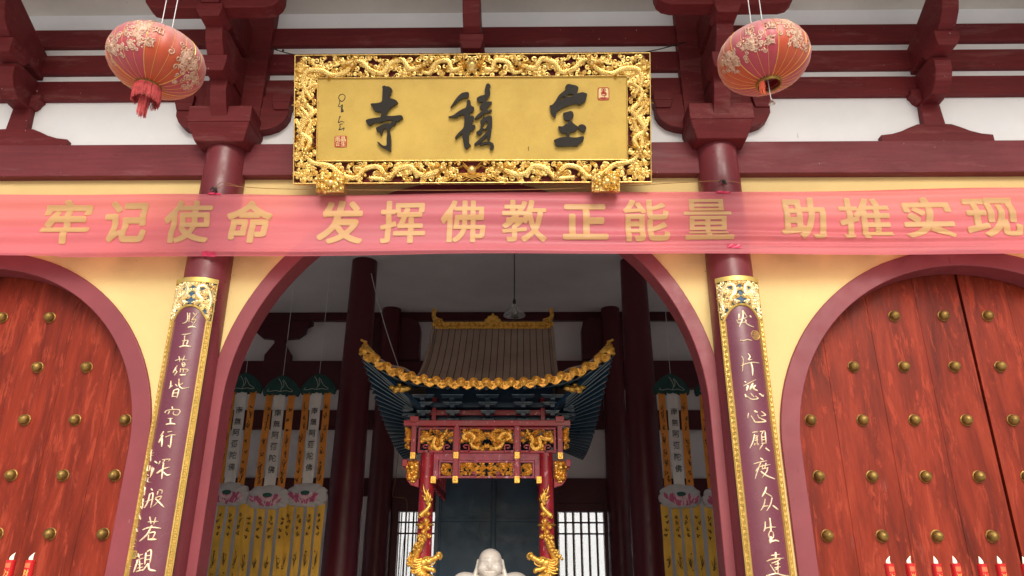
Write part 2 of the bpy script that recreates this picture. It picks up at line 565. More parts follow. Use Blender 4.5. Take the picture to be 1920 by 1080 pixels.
def bold(ch, x0, x1, z0, z1, d, cut=0.0):
    """heavy glyph: the outline stamped nine times around itself, each stamp in its own layer; returns (verts, faces, layer) lists"""
    vs, fs = glyph(ch, x0 + d, x1 - d, z0 + d, z1 - d, 0.0, cut)
    k = d * .72
    return [([(a + dx, b + dz) for a, b in vs], fs, i) for i, (dx, dz) in enumerate(((0, 0), (d, 0), (-d, 0), (0, d), (0, -d), (k, k), (k, -k), (-k, k), (-k, -k)))]

def surface_net(d, origin, h):
    """polygonise the zero level of a distance grid (numpy) into verts and quads"""
    ins = d < 0
    nx, ny, nz = d.shape
    c = np.zeros((nx - 1, ny - 1, nz - 1), int)
    for i in (0, 1):
        for j in (0, 1):
            for k in (0, 1):
                c += ins[i:nx - 1 + i, j:ny - 1 + j, k:nz - 1 + k]
    act = (c > 0) & (c < 8)
    idx = -np.ones(act.shape, int)
    cells = np.argwhere(act)
    idx[act] = np.arange(len(cells))
    acc = np.zeros((len(cells), 3)); cnt = np.zeros(len(cells))
    corners = [(i, j, k) for i in (0, 1) for j in (0, 1) for k in (0, 1)]
    for a in corners:
        for ax in range(3):
            if a[ax] == 1: continue
            b = list(a); b[ax] = 1
            da = d[cells[:, 0] + a[0], cells[:, 1] + a[1], cells[:, 2] + a[2]]
            db = d[cells[:, 0] + b[0], cells[:, 1] + b[1], cells[:, 2] + b[2]]
            x = (da < 0) != (db < 0)
            t = np.where(x, da / np.where(x, da - db, 1), 0)
            p = np.array(a, float)[None, :].repeat(len(cells), 0)
            p[:, ax] = t
            acc += np.where(x[:, None], p, 0); cnt += x
    verts = (cells + acc / np.maximum(cnt, 1)[:, None]) * h + np.array(origin)
    faces = []
    for ax in range(3):
        o1, o2 = (ax + 1) % 3, (ax + 2) % 3
        sl0 = [slice(None)] * 3; sl1 = [slice(None)] * 3
        sl0[ax] = slice(0, -1); sl1[ax] = slice(1, None)
        cr = ins[tuple(sl0)] != ins[tuple(sl1)]
        for e in np.argwhere(cr):
            if e[o1] == 0 or e[o2] == 0 or e[o1] >= idx.shape[o1] or e[o2] >= idx.shape[o2] or e[ax] >= idx.shape[ax]: continue
            q = []
            for a, b in ((0, 0), (1, 0), (1, 1), (0, 1)):
                cc = list(e); cc[o1] -= a; cc[o2] -= b
                q.append(idx[tuple(cc)])
            if min(q) < 0: continue
            faces.append(tuple(q) if not ins[tuple(e)] else tuple(q[::-1]))
    return verts, faces

# traced brush strokes and letter boxes, in millimetres on their own boards
DATA = json.loads('''{"glyphs":[[[[[-896,972],[-875,985],[-858,977],[-830,975],[-802,955],[-796,935],[-811,915],[-810,893],[-822,883],[-824,860],[-786,850],[-754,834],[-738,810],[-762,794],[-794,768],[-829,739],[-849,683],[-785,678],[-722,684],[-694,677],[-686,652],[-714,641],[-722,628],[-754,619],[-777,634],[-801,638],[-849,629],[-888,621],[-912,611],[-967,609],[-999,592],[-1023,579],[-1035,586],[-1047,604],[-1059,624],[-1047,642],[-1007,652],[-944,662],[-911,667],[-904,691],[-912,718],[-936,718],[-976,732],[-990,760],[-1012,800],[-968,806],[-925,812],[-898,827],[-895,863],[-891,944]]],[[[-765,627],[-758,614],[-761,594],[-785,578],[-809,558],[-818,522],[-809,486],[-803,439],[-804,367],[-808,319],[-856,343],[-895,360],[-927,392],[-943,417],[-919,408],[-883,379],[-848,383],[-848,447],[-842,495],[-848,535],[-860,551],[-884,541],[-892,511],[-900,479],[-915,499],[-927,519],[-942,518],[-955,556],[-920,575],[-880,595],[-841,603],[-809,602],[-797,622],[-785,632]]]],[[[[-212,757],[-192,793],[-164,837],[-128,880],[-89,908],[-37,913],[-26,896],[-34,860],[-73,856],[-121,832],[-164,797]]],[[[-233,665],[-184,681],[-137,716],[-97,740],[-61,756],[-50,788],[-48,820],[-30,838],[-11,819],[-6,779],[22,761],[25,735],[10,715],[-18,703],[-14,671],[13,673],[26,659],[17,623],[-6,587],[29,583],[38,563],[17,535],[-11,516],[-22,504],[-25,456],[-23,400],[-7,376],[-27,368],[-44,341],[-70,353],[-82,409],[-91,465],[-93,496],[-129,469],[-157,440],[-165,457],[-137,497],[-97,536],[-80,560],[-74,600],[-72,648],[-81,684],[-121,676],[-152,657],[-200,659]]],[[[129,914],[133,950],[149,994],[172,998],[190,974],[176,950],[186,910],[180,878],[156,846],[136,818],[196,817],[199,801],[172,770],[148,738],[172,727],[191,742],[202,725],[175,706],[140,698],[112,686],[81,659],[45,641],[29,647],[53,679],[89,710],[108,734],[77,755],[89,782],[113,810],[69,811],[49,847],[85,875],[129,886]]],[[[124,677],[132,658],[163,671],[199,670],[204,630],[203,566],[195,518],[188,454],[171,415],[156,431],[151,463],[115,431],[76,391],[36,376],[25,388],[60,423],[108,467],[147,510],[157,530],[116,535],[108,519],[100,495],[76,479],[45,499],[53,515],[80,535],[92,575],[84,615],[108,646]],[[132,606],[151,622],[159,582],[131,542],[112,551],[116,582]]],[[[80,387],[131,411],[178,411],[210,398],[224,366],[214,339],[194,329],[180,343],[190,367],[170,387],[131,383],[92,374]]]],[[[[777,772],[801,780],[833,816],[869,875],[909,911],[940,935],[931,955],[957,989],[1004,982],[1039,974],[1065,954],[1058,918],[1046,894],[1098,905],[1137,897],[1151,885],[1145,853],[1132,813],[1101,793],[1077,777],[1042,790],[986,778],[931,759],[883,735],[840,700],[840,668],[832,652],[804,672],[785,712],[787,752]],[[880,831],[900,859],[928,859],[920,843],[892,827]],[[948,863],[964,886],[1003,886],[1011,874],[975,858]]],[[[911,695],[946,707],[986,716],[1009,702],[1015,662],[993,638],[973,624],[938,621],[918,639],[916,667]]],[[[973,625],[993,615],[1016,590],[1043,570],[1054,556],[1043,526],[1015,504],[980,507],[976,479],[977,455],[1046,451],[1098,462],[1116,454],[1109,414],[1069,383],[1046,363],[983,364],[904,359],[845,365],[830,381],[834,409],[818,425],[873,448],[921,456],[944,460],[944,491],[905,494],[878,512],[866,544],[865,564],[906,563],[937,587],[961,595]]],[[[1055,558],[1087,582],[1122,574],[1140,550],[1133,518],[1118,498],[1086,514],[1067,534]]]]],"sig":[[8.4,[-1308,910],[-1327,902],[-1340,876],[-1328,850],[-1307,837],[-1283,856],[-1275,885],[-1290,907],[-1314,910]],[8.4,[-1328,847],[-1333,811],[-1342,790],[-1326,783],[-1304,804]],[15.5,[-1302,801],[-1307,768],[-1312,732]],[10.3,[-1315,771],[-1294,748],[-1303,739]],[10.3,[-1314,729],[-1286,737]],[15.5,[-1324,685],[-1326,674]],[8.4,[-1326,680],[-1335,648],[-1341,621],[-1325,627],[-1306,635],[-1281,624]],[8.4,[-1296,609],[-1325,601],[-1321,576],[-1334,552]],[12.9,[-1334,549],[-1305,555]],[8.4,[-1305,555],[-1281,568],[-1290,540]]],"cR":[[[10.1,[-33,4241],[-42,4190]],[6.4,[-50,4183],[-2,4193],[37,4210]],[11.0,[0,4272],[2,4228],[-18,4170],[-46,4111]],[4.6,[-59,4184],[-51,4154],[-1,4156],[24,4176],[3,4194]],[4.6,[7,4272],[35,4214]],[8.2,[20,4185],[21,4151],[52,4128],[92,4117]],[11.9,[67,4223],[79,4211]]],[[8.2,[-51,3985],[-21,3979],[12,3990],[57,3983]]],[[7.3,[-54,3834],[-44,3801],[-57,3718],[-63,3691]],[9.2,[6,3856],[21,3828],[2,3798],[36,3801]],[6.4,[-68,3742],[-18,3763],[48,3775],[103,3772]],[11.9,[23,3768],[31,3717],[23,3650]]],[[10.1,[-53,3596],[-40,3588]],[6.4,[-66,3557],[-11,3584],[52,3615]],[14.7,[-27,3560],[-45,3513]],[15.6,[19,3578],[-14,3523]],[12.8,[40,3562],[17,3534],[53,3513]],[12.8,[-60,3480],[-55,3452]],[8.2,[-46,3463],[-11,3434],[49,3441],[28,3463]],[7.3,[-13,3489],[14,3453]],[10.1,[69,3487],[107,3463]],[7.3,[91,3464],[112,3478]]],[[8.2,[-50,3311],[-62,3265]],[14.0,[3,3328],[27,3317]],[9.1,[-30,3285],[-11,3245],[3,3229],[87,3235],[93,3247],[39,3269],[26,3297]],[8.2,[68,3326],[105,3297],[58,3286]]],[[8.2,[-35,3139],[8,3145]],[9.1,[-21,3122],[-40,3059],[-72,3004]],[5.0,[-27,3109],[12,3109]],[5.0,[-18,3088],[2,3092]],[5.0,[-23,3069],[4,3076]],[5.8,[0,3105],[-9,3027]],[5.0,[-23,3043],[-34,3026]],[5.0,[0,3043],[6,3027]],[8.2,[31,3146],[80,3154]],[5.8,[57,3145],[41,3121]],[6.6,[41,3121],[36,3043]],[9.1,[79,3146],[74,3045]],[5.0,[43,3097],[77,3103]],[5.0,[40,3074],[74,3079]],[5.0,[32,3043],[74,3048]],[6.6,[43,3036],[7,2989]],[10.7,[66,3004],[101,2979]]],[[10.7,[8,2917],[30,2900]],[7.4,[-53,2868],[-7,2881],[62,2895]],[8.2,[4,2875],[-31,2807],[-57,2741]],[5.8,[-4,2845],[89,2865]],[5.0,[21,2860],[9,2822]],[5.8,[51,2876],[33,2830]],[5.0,[9,2825],[54,2834]],[5.0,[-46,2806],[-20,2836]],[6.6,[63,2838],[46,2800],[0,2751]],[10.7,[-1,2804],[42,2770],[119,2744]]],[[11.6,[29,2672],[13,2637],[-17,2593]],[8.2,[16,2625],[68,2596]],[8.2,[6,2574],[-12,2520],[-42,2480]],[6.6,[-13,2515],[26,2519]],[7.4,[69,2586],[46,2527],[5,2476]],[11.6,[70,2521],[115,2489]]],[[9.1,[-16,2390],[-22,2340],[-36,2312]],[5.8,[-23,2336],[19,2346],[71,2348]],[10.7,[27,2419],[27,2348],[22,2312]],[5.0,[19,2319],[3,2291],[5,2263],[35,2263],[42,2298],[27,2319]],[21.5,[20,2266],[7,2222]],[11.6,[16,2234],[60,2242],[84,2234]]],[[14.0,[43,2147],[36,2095]],[8.2,[2,2123],[78,2133]],[7.4,[-39,2078],[18,2097],[109,2103]],[5.8,[-1,2063],[46,2078],[77,2096]],[7.4,[53,2075],[40,1979]],[6.6,[27,2054],[67,2061]],[8.2,[20,2027],[68,2037]],[5.8,[25,2012],[48,2027]],[5.8,[-14,2051],[7,2013],[26,1986]],[9.1,[-56,1965],[26,1984],[79,1971],[144,1967]]]],"cL":[[[6.1,[-12,4261],[-3,4182],[-45,4153]],[6.1,[10,4261],[16,4168]],[4.4,[-6,4226],[15,4232]],[4.4,[-6,4198],[15,4204]],[7.0,[40,4262],[56,4243]],[5.2,[81,4265],[58,4229],[35,4187]],[6.1,[43,4190],[75,4199],[51,4132]],[5.2,[51,4165],[33,4173]],[10.5,[16,4117],[48,4126],[86,4119]]],[[7.0,[-30,4046],[18,4051],[56,4062]],[7.0,[5,3997],[-2,3961],[-3,3938]],[5.2,[-15,3983],[35,3993]],[5.2,[-1,4034],[2,3988]],[10.5,[36,3989],[30,3943]],[10.5,[-32,3925],[10,3937],[74,3931]]],[[6.1,[-51,3795],[-8,3808],[61,3801]],[6.1,[-21,3835],[-6,3785]],[6.1,[30,3839],[17,3790]],[7.0,[-24,3746],[-37,3719],[-19,3692]],[10.5,[-34,3726],[-52,3680]],[7.8,[-14,3692],[-35,3657]],[5.2,[16,3772],[30,3737],[47,3755],[32,3777],[18,3770]],[4.4,[23,3754],[40,3759]],[5.2,[12,3719],[13,3682]],[6.1,[12,3714],[78,3713],[60,3674]],[5.2,[37,3715],[41,3680]],[10.5,[17,3660],[66,3662]]],[[7.0,[-59,3606],[-55,3562],[-64,3532]],[5.2,[-58,3543],[-35,3561]],[7.8,[-11,3574],[10,3552]],[8.7,[15,3622],[25,3561],[57,3536],[111,3548]],[6.1,[32,3568],[57,3586]],[8.7,[-15,3519],[-22,3457]],[10.5,[-15,3517],[26,3525],[23,3446]],[5.2,[-10,3491],[23,3495]],[7.0,[-18,3460],[20,3460]]],[[9.2,[-5,3366],[3,3343]],[6.4,[-63,3313],[-47,3334],[63,3340],[54,3291],[14,3302],[19,3326]],[7.3,[-21,3326],[-30,3298]],[6.4,[-23,3259],[17,3262]],[11.0,[0,3259],[3,3215]],[11.9,[-32,3208],[12,3215],[50,3210]]],[[8.2,[-44,3145],[-67,3106]],[14.7,[-47,3110],[-74,3050]],[11.9,[-47,3084],[-38,3010]],[7.3,[-6,3139],[31,3146]],[7.3,[-17,3095],[28,3113],[70,3114]],[11.0,[34,3105],[39,3000]],[6.4,[18,3023],[39,3000]]],[[9.2,[-83,2887],[-53,2868]],[7.3,[-28,2886],[-37,2860]],[8.2,[-81,2828],[-85,2802],[-97,2757]],[6.4,[-12,2897],[54,2903],[41,2886]],[6.4,[10,2894],[-3,2867]],[9.2,[-41,2783],[2,2816],[61,2835]],[11.0,[6,2868],[6,2818],[12,2734]],[6.4,[4,2807],[-38,2778]],[10.1,[15,2792],[52,2766],[79,2776]]],[[8.3,[-70,2653],[-53,2637]],[9.5,[-74,2610],[-80,2546],[-104,2494]],[8.3,[-73,2604],[-42,2610],[-41,2493]],[7.1,[-101,2545],[-28,2565]],[7.1,[0,2631],[-5,2599]],[7.1,[4,2642],[32,2636],[31,2610]],[7.1,[-13,2577],[35,2588],[6,2535],[-22,2503]],[10.7,[-11,2567],[70,2498]]],[[8.3,[-44,2377],[43,2382]],[7.1,[-35,2419],[-12,2360]],[7.1,[17,2413],[11,2356]],[9.5,[-82,2314],[-13,2334],[73,2326]],[10.7,[-4,2346],[-36,2273],[-95,2222]],[9.5,[-15,2288],[32,2293],[20,2242]],[7.1,[-17,2273],[-16,2237]],[13.1,[-17,2236],[52,2237]]],[[8.3,[-101,2100],[-40,2119]],[7.1,[-86,2125],[-64,2090]],[10.7,[-79,2070],[-99,1979]],[7.1,[-93,2070],[-28,2089]],[7.1,[-66,2039],[-25,2044]],[7.1,[-66,2009],[-20,2018]],[9.5,[-73,1983],[-11,1998]],[7.1,[-60,2070],[-40,1989]],[10.7,[-14,2130],[-8,2039]],[10.7,[-5,2140],[26,2149],[33,2050]],[7.1,[-9,2105],[27,2110]],[7.1,[-3,2075],[31,2080]],[9.5,[18,2045],[-15,1989]],[13.1,[23,2045],[36,2000],[88,1989]]]],"ins":[[[6.0,[-158,2996],[-133,2982]],[4.8,[-165,2954],[-111,2961]],[4.8,[-144,2983],[-132,2890]],[4.8,[-163,2931],[-115,2938]]],[[4.8,[-159,2857],[-152,2808],[-123,2813],[-128,2852]],[4.8,[-98,2837],[-97,2752]]],[[4.8,[-144,2776],[-125,2764]],[4.8,[-162,2742],[-96,2751]],[4.8,[-144,2746],[-167,2712]],[4.8,[-120,2747],[-125,2715],[-86,2708]]],[[4.8,[-170,2666],[-159,2598]],[4.8,[-169,2663],[-144,2667],[-135,2600]],[4.8,[-164,2631],[-141,2634]]],[[4.8,[-167,2563],[-163,2491]],[4.8,[-205,2552],[-131,2484]],[4.8,[-139,2572],[-127,2493]],[4.8,[-212,2518],[-117,2545]]],[[4.8,[-217,2438],[-173,2399]],[4.8,[-171,2454],[-125,2398]],[4.8,[-198,2400],[-117,2408]],[4.8,[-205,2445],[-149,2447]]],[[4.8,[-193,2373],[-143,2301]],[4.8,[-211,2338],[-143,2347]],[4.8,[-204,2296],[-140,2300]]],[[4.8,[-230,2236],[-137,2233]],[4.8,[-186,2268],[-168,2183]],[4.8,[-206,2213],[-146,2205]],[6.0,[-184,2183],[-142,2180]]],[[3.6,[-192,2071],[-180,2058]],[3.6,[-204,2056],[-159,2060]],[3.6,[-193,2056],[-204,2038]]],[[3.6,[-187,2030],[-146,2022]],[3.6,[-170,2035],[-177,2018]]],[[3.6,[-188,2005],[-152,2008]],[3.6,[-194,1990],[-155,1994]],[3.6,[-179,2012],[-173,1985]]],[[3.6,[-209,1975],[-204,1955]],[3.6,[-187,1975],[-159,1972]],[3.6,[-175,1980],[-169,1952]]]],"ban":[[-4240,-3753,4996,5474],[-3609,-3165,5005,5460],[-3010,-2536,4991,5457],[-2387,-1930,4989,5454],[-1480,-1020,4980,5456],[-861,-407,4984,5447],[-260,182,4988,5444],[345,786,4997,5448],[943,1388,5024,5409],[1541,1990,5004,5454],[2131,2601,5014,5451],[3081,3528,5016,5471],[3658,4166,5020,5468],[4276,4762,5023,5471],[4870,5406,5027,5457]]}''')

# ------------------------------------------------------------------ the setting
gmb = MB(); gmb.box(-400, 400, -400, 400, -.5, 0)
tag(gmb.build("ground", M['ground']), "pale stone paving of the temple courtyard", "ground", kind="structure")

FZ = .45           # hall floor
hall = empty("temple_hall", (0, 0, 0), "red and yellow temple hall front with arched openings, timber beams and dark interior", "temple")

BAYS = [(0.0, 2.28, 2.43, 3.41, True), (4.9, 1.82, 2.0, 3.03, False), (-4.9, 1.82, 2.0, 3.03, False)]
# yellow wall with three arched openings, one mesh
mb = MB()
def wall_bay(mb, x0, x1, cx, r, zc, ztop, y0, y1):
    xs = [x0]
    k = 48
    xs += [cx - r * math.cos(math.pi * i / k) for i in range(k + 1)]
    xs += [x1]
    low = []
    for x in xs:
        low.append(zc + math.sqrt(max(0, r * r - (x - cx) ** 2)))
    def quad(xa, xb, za, zb):
        mb.add([(xa, y0, za), (xb, y0, zb), (xb, y0, ztop), (xa, y0, ztop), (xa, y1, za), (xb, y1, zb), (xb, y1, ztop), (xa, y1, ztop)],
               [(0, 1, 2, 3), (7, 6, 5, 4), (0, 4, 5, 1)])
    for i in range(1, len(xs) - 2):
        quad(xs[i], xs[i + 1], low[i], low[i + 1])
    mb.box(x0, cx - r, y0, y1, FZ, ztop)
    mb.box(cx + r, x1, y0, y1, FZ, ztop)
for cx, ri, ro, zc, op in BAYS:
    wall_bay(mb, -2.6 if op else cx - 2.3, 2.6 if op else cx + 2.3, cx, ro - .05, zc, 6.05, 0.0, .20)
mb.box(-9.4, -7.2, 0, .2, FZ, 6.05); mb.box(7.2, 9.4, 0, .2, FZ, 6.05)
mb.build("facade_wall", M['yellow'], hall)
mb = MB(); mb.box(-9.4, 9.4, 0, .2, 6.05, 8.3)
mb.build("upper_wall", M['white'], hall)

# arch surrounds
for cx, ri, ro, zc, op in BAYS:
    mb = MB(); rings = []
    n = 56
    pts = [(-1, 0, FZ)] + [(-math.cos(math.pi * i / n), math.sin(math.pi * i / n), None) for i in range(n + 1)] + [(1, 0, FZ)]
    for c, s_, zz in pts:
        ring = []
        for r_, y in ((ri, -.028), (ro, -.028), (ro, .215), (ri, .215)):
            z = zz if zz is not None else zc + s_ * r_
            ring.append((cx + c * r_, y, z))
        rings.append(ring)
    mb.loft(rings, True, True)
    mb.build("arch_surround", M['red_arch'], hall, True, .008, 50)

# columns
for x in (-2.595, 2.595, -7.2, 7.2):
    mb = MB()
    prof = [(.228, FZ + .28)] + [(.228 - .018 * (t ** 2), FZ + .28 + t * (6.18 - FZ - .28)) for t in [i / 14 for i in range(15)]]
    mb.lathe(prof, (x, -.05, 0), 40)
    c = mb.build("column", M['red_column'], hall, True)
    mb = MB(); mb.lathe([(.0, 0), (.36, 0), (.38, .05), (.36, .12), (.31, .2), (.27, .28), (0, .28)], (x, -.05, FZ), 32)
    mb.build("column_base", M['stone'], c, True)

# tie beams between columns
for x0, x1 in ((-2.40, 2.40), (2.79, 7.0), (-7.0, -2.79)):
    mb = MB(); mb.box(x0, x1, -.095, .01, 5.868, 6.252)
    mb.build("tie_beam", M['red_beam'], hall, False, .010)
# three stacked eave beams above, with white strips between
for z0, z1 in ((6.852, 7.102), (7.204, 7.458), (7.572, 7.818)):
    mb = MB(); mb.box(-9.4, 9.4, -.055, .01, z0, z1)
    mb.build("eave_beam", M['red_timber'], hall, False, .006)

# bracket sets on the columns and camel-hump supports at mid bay
def tier_block(mb, x, y0, y1, z0, z1, hw):
    c = (y0 + y1) / 2; hy = (y1 - y0) / 2; zm = z0 + (z1 - z0) * .45
    mb.frustum(x, c, z0, zm, hw * .76, hy * .80, hw, hy)
    mb.frustum(x, c, zm, z1, hw, hy, hw, hy)
def col_bracket(x):
    mb = MB(); mb.box(x - .31, x + .31, -.13, .01, 6.5, 8.06)
    root = mb.build("bracket_set", M['red_timber'], hall, False, .008)
    mb = MB()
    mb.frustum(x, -.05, 6.15, 6.33, .255, .26, .325, .345); mb.frustum(x, -.05, 6.33, 6.525, .33, .35, .33, .35)
    mb.build("capital_block", M['red_timber'], root, False, .010)
    mb = MB()
    half = [(.615, 6.69), (.61, 6.60), (.57, 6.52), (.50, 6.455), (.41, 6.42), (.30, 6.40)]
    mb.xz([(x + a, b) for a, b in half] + [(x - a, b) for a, b in half[::-1]], -.115, .01)
    mb.build("wall_arm", M['red_timber'], root, False, .008)
    mb = MB(); mb.box(x - .45, x + .45, -.10, .008, 6.69, 6.851); mb.build("wall_arm", M['red_timber'], root, False, .006)
    for s in (-1, 1):
        mb = MB(); tier_block(mb, x + s * .53, -.15, .01, 6.66, 6.85, .10)
        mb.build("small_block", M['red_timber'], root, False, .006)
    a = [(0, 6.40), (-.40, 6.40), (-.47, 6.50), (-.525, 6.63), (-.53, 6.80), (0, 6.80)]
    mb = MB(); mb.yz(a, x - .085, x + .085); mb.build("projecting_arm", M['red_timber'], root, False, .008)
    mb = MB(); tier_block(mb, x, -.71, -.40, 6.755, 6.925, .125); mb.build("small_block", M['red_timber'], root, False, .006)
    a = [(0, 6.81), (-.56, 6.86), (-.70, 6.93), (-.80, 7.05), (-.835, 7.16), (-.835, 7.24), (0, 7.24)]
    mb = MB(); mb.yz(a, x - .088, x + .088); mb.build("projecting_arm", M['red_timber'], root, False, .008)
    mb = MB(); tier_block(mb, x, -1.0, -.72, 7.19, 7.33, .13); mb.build("small_block", M['red_timber'], root, False, .006)
    half = [(.70, 7.56), (.70, 7.45), (.68, 7.38), (.63, 7.325), (.55, 7.30)]
    mb = MB(); mb.xz([(x + a, b) for a, b in half] + [(x - a, b) for a, b in half[::-1]], -.97, -.80)
    mb.build("cross_arm", M['red_timber'], root, False, .010)
    mb = MB(); mb.yz([(0, 7.34), (-1.0, 7.34), (-1.15, 7.5), (-1.2, 7.62), (-1.2, 7.75), (0, 7.75)], x - .09, x + .09)
    mb.build("projecting_arm", M['red_timber'], root, False, .008)
    return root
for x in (-2.595, 2.595, -7.2, 7.2): col_bracket(x)
def mid_bracket(x):
    half = [(.59, 6.247), (.59, 6.335), (.47, 6.35), (.36, 6.385), (.27, 6.43), (.18, 6.468), (.10, 6.472), (.06, 6.45)]
    mb = MB(); mb.xz([(x + a, b) for a, b in half] + [(x - a, b) for a, b in half[::-1]], -.075, .01)
    root = mb.build("bracket_set", M['red_timber'], hall, False, .006)
    mb = MB(); mb.frustum(x - .0, -.035, 6.44, 6.74, .115, .045, .098, .045); mb.build("strut", M['red_timber'], root, False, .006)
    mb = MB(); cap = [(.115, 6.735), (.15, 6.765), (.165, 6.80), (.19, 6.83), (.19, 6.89)]
    mb.xz([(x + a, b) for a, b in cap] + [(x - a, b) for a, b in cap[::-1]], -.11, .01); mb.build("small_block", M['red_timber'], root, False, .006)
    mb = MB(); mb.yz([(0, 6.73), (-.28, 6.70), (-.39, 6.79), (-.445, 6.90), (-.45, 7.0), (-.40, 7.09), (0, 7.09)], x - .088, x + .088)
    mb.build("projecting_arm", M['red_timber'], root, False, .010)
    mb = MB(); tier_block(mb, x, -.62, -.31, 7.085, 7.245, .125); mb.build("small_block", M['red_timber'], root, False, .006)
    mb = MB(); mb.yz([(0, 7.15), (-.56, 7.235), (-.68, 7.29), (-.76, 7.38), (-.80, 7.48), (-.86, 7.80), (-.74, 7.80), (0, 7.45)], x - .088, x + .088)
    mb.build("projecting_arm", M['red_timber'], root, False, .010)
    mb = MB(); mb.box(x - .3, x + .3, -.98, -.84, 7.80, 7.98); mb.build("cross_arm", M['red_timber'], root, False, .008)
for x in (-4.94, .02, 4.94): mid_bracket(x)

# soffit and tiled roof above it
mb = MB(); mb.box(-10.2, 10.2, -2.5, .02, 8.072, 8.16)
mb.build("soffit", M['soffit'], hall)
mb = MB()
for i in range(52):
    x = -10.2 + i * .4
    mb.box(x - .055, x + .055, -2.75, -1.25, 7.95, 8.075)
mb.build("rafter", M['red_timber'], hall, False, .006)
mb = MB()
nx, ny = 260, 16
for side in (0, 1):
    rows_ = []
    for j in range(ny + 1):
        t = j / ny
        y = -2.9 + t * 7.7 if side == 0 else 12.4 - t * 7.6
        z = 8.22 + 3.3 * (t ** 1.35)
        rows_.append([(-10.4 + 20.8 * i / nx, y, z + .05 * abs(math.sin(i * math.pi / 4))) for i in range(nx + 1)])
    mb.loft(rows_, False, False)
mb.tube([(-10.5, 4.8, 11.6), (10.5, 4.8, 11.6)], .22, 8)
mb.box(-10.4, 10.4, -2.9, -2.85, 8.06, 8.22)
mb.build("roof", M['roof_tile'], hall)
# curled flakes of peeling paint under the soffit, right corner
mb = MB()
for k in range(9):
    x = 5.86 + k * .075; y = -.16 - .03 * rnd.random()
    mb.loft([[(x, y, 8.070), (x + .07, y + .02, 8.070)], [(x + .01, y - .03, 8.055 - .02 * rnd.random()), (x + .065, y - .02, 8.05)],
             [(x + .02, y - .05, 8.03 - .03 * rnd.random()), (x + .06, y - .05, 8.035)]], False, False)
o = mb.build("paint_flake", M['flake'], hall)
so = o.modifiers.new("thick", 'SOLIDIFY'); so.thickness = .002

# plinth and hall floor
mb = MB(); mb.box(-10, 10, -.9, 9.6, 0.001, FZ)
mb.build("plinth", M['floor'], hall, False, .012)

# side and rear walls, ceiling
for s in (-1, 1):        # two unseen openings per side wall, added to let skylight brighten the interior
    mb = MB()
    xa, xb = sorted((s * 9.2, s * 9.4))
    for y0, y1 in ((.2, 1.4), (4.2, 5.2), (8.0, 9.3)): mb.box(xa, xb, y0, y1, FZ, 8.2)
    for y0, y1 in ((1.4, 4.2), (5.2, 8.0)):
        mb.box(xa, xb, y0, y1, FZ, 1.5); mb.box(xa, xb, y0, y1, 6.2, 8.2)
    mb.build("side_wall", M['in_white'], hall)
    for y0, y1 in ((1.4, 4.2), (5.2, 8.0)):
        mb = MB()
        for k in range(8): mb.box(xa + .08, xa + .12, y0 + (y1 - y0) * k / 7 - .02, y0 + (y1 - y0) * k / 7 + .02, 1.5, 6.2)
        for z in (1.52, 2.6, 3.8, 5.0, 6.18): mb.box(xa + .082, xa + .118, y0, y1, z - .02, z + .02)
        mb.build("added_light_opening", M['in_red'], hall)
mb = MB(); mb.box(-9.2, 9.2, .2, 9.3, 7.66, 7.80); mb.build("ceiling", M['in_white'], hall)
WIN = [(-2.05, -1.10), (1.25, 2.22)]
mb = MB()
xs = [-9.2, WIN[0][0], WIN[0][1], WIN[1][0], WIN[1][1], 9.2]
for i in range(5):
    if i in (1, 3):
        mb.box(xs[i], xs[i + 1], 9.3, 9.5, FZ, 1.3); mb.box(xs[i], xs[i + 1], 9.3, 9.5, 3.29, 8.2)
    else:
        mb.box(xs[i], xs[i + 1], 9.3, 9.5, FZ, 8.2)
mb.build("rear_wall", M['in_white'], hall)
def rbox(name, *a, bev=.008):
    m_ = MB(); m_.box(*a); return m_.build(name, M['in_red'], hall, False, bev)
rbox("rear_beam", -9.2, 9.2, 9.18, 9.31, 7.46, 7.658)
rbox("rear_beam", -9.2, 9.2, 9.12, 9.31, 5.87, 6.49)
rbox("rear_beam", -9.2, -2.7, 9.2, 9.31, 4.98, 5.40)
rbox("rear_beam", -2.1, 2.3, 9.2, 9.31, 4.98, 5.868)
rbox("rear_beam", 2.7, 9.2, 9.2, 9.31, 4.98, 5.40)
rbox("rear_beam", -9.2, -2.7, 9.2, 9.31, 3.58, 3.95)
rbox("rear_beam", 2.7, 9.2, 9.2, 9.31, 3.58, 3.95)
rbox("rear_beam", -2.2, 2.3, 9.2, 9.31, 3.44, 3.95)
rbox("rear_panel", WIN[0][1] + .12, WIN[1][0] - .12, 9.22, 9.31, FZ, 3.438)
rbox("rear_panel", -2.3, WIN[0][0] - .12, 9.22, 9.31, FZ, 3.438)
rbox("rear_panel", WIN[1][1] + .12, 2.45, 9.22, 9.31, FZ, 3.438)
for x in (-4.95, 5.0):
    mb = MB()
    half = [(.70, 7.45), (.70, 7.36), (.58, 7.30), (.55, 7.16), (.40, 7.04), (.14, 7.02), (.11, 6.92), (.30, 6.64), (.30, 6.49), (0, 6.49)]
    mb.xz([(x + a, b) for a, b in half] + [(x - a, b) for a, b in half[::-1][1:]], 9.15, 9.31)
    mb.build("rear_bracket", M['in_red'], hall, False, .008)
for x in (-2.42, 2.52):
    mb = MB()
    half = [(.45, 7.45), (.62, 7.36), (.66, 7.2), (.66, 6.49)]
    mb.xz([(x + a, b) for a, b in half] + [(x - a, b) for a, b in half[::-1]], 9.0, 9.31)
    mb.build("rear_bracket", M['in_red'], hall, False, .012)
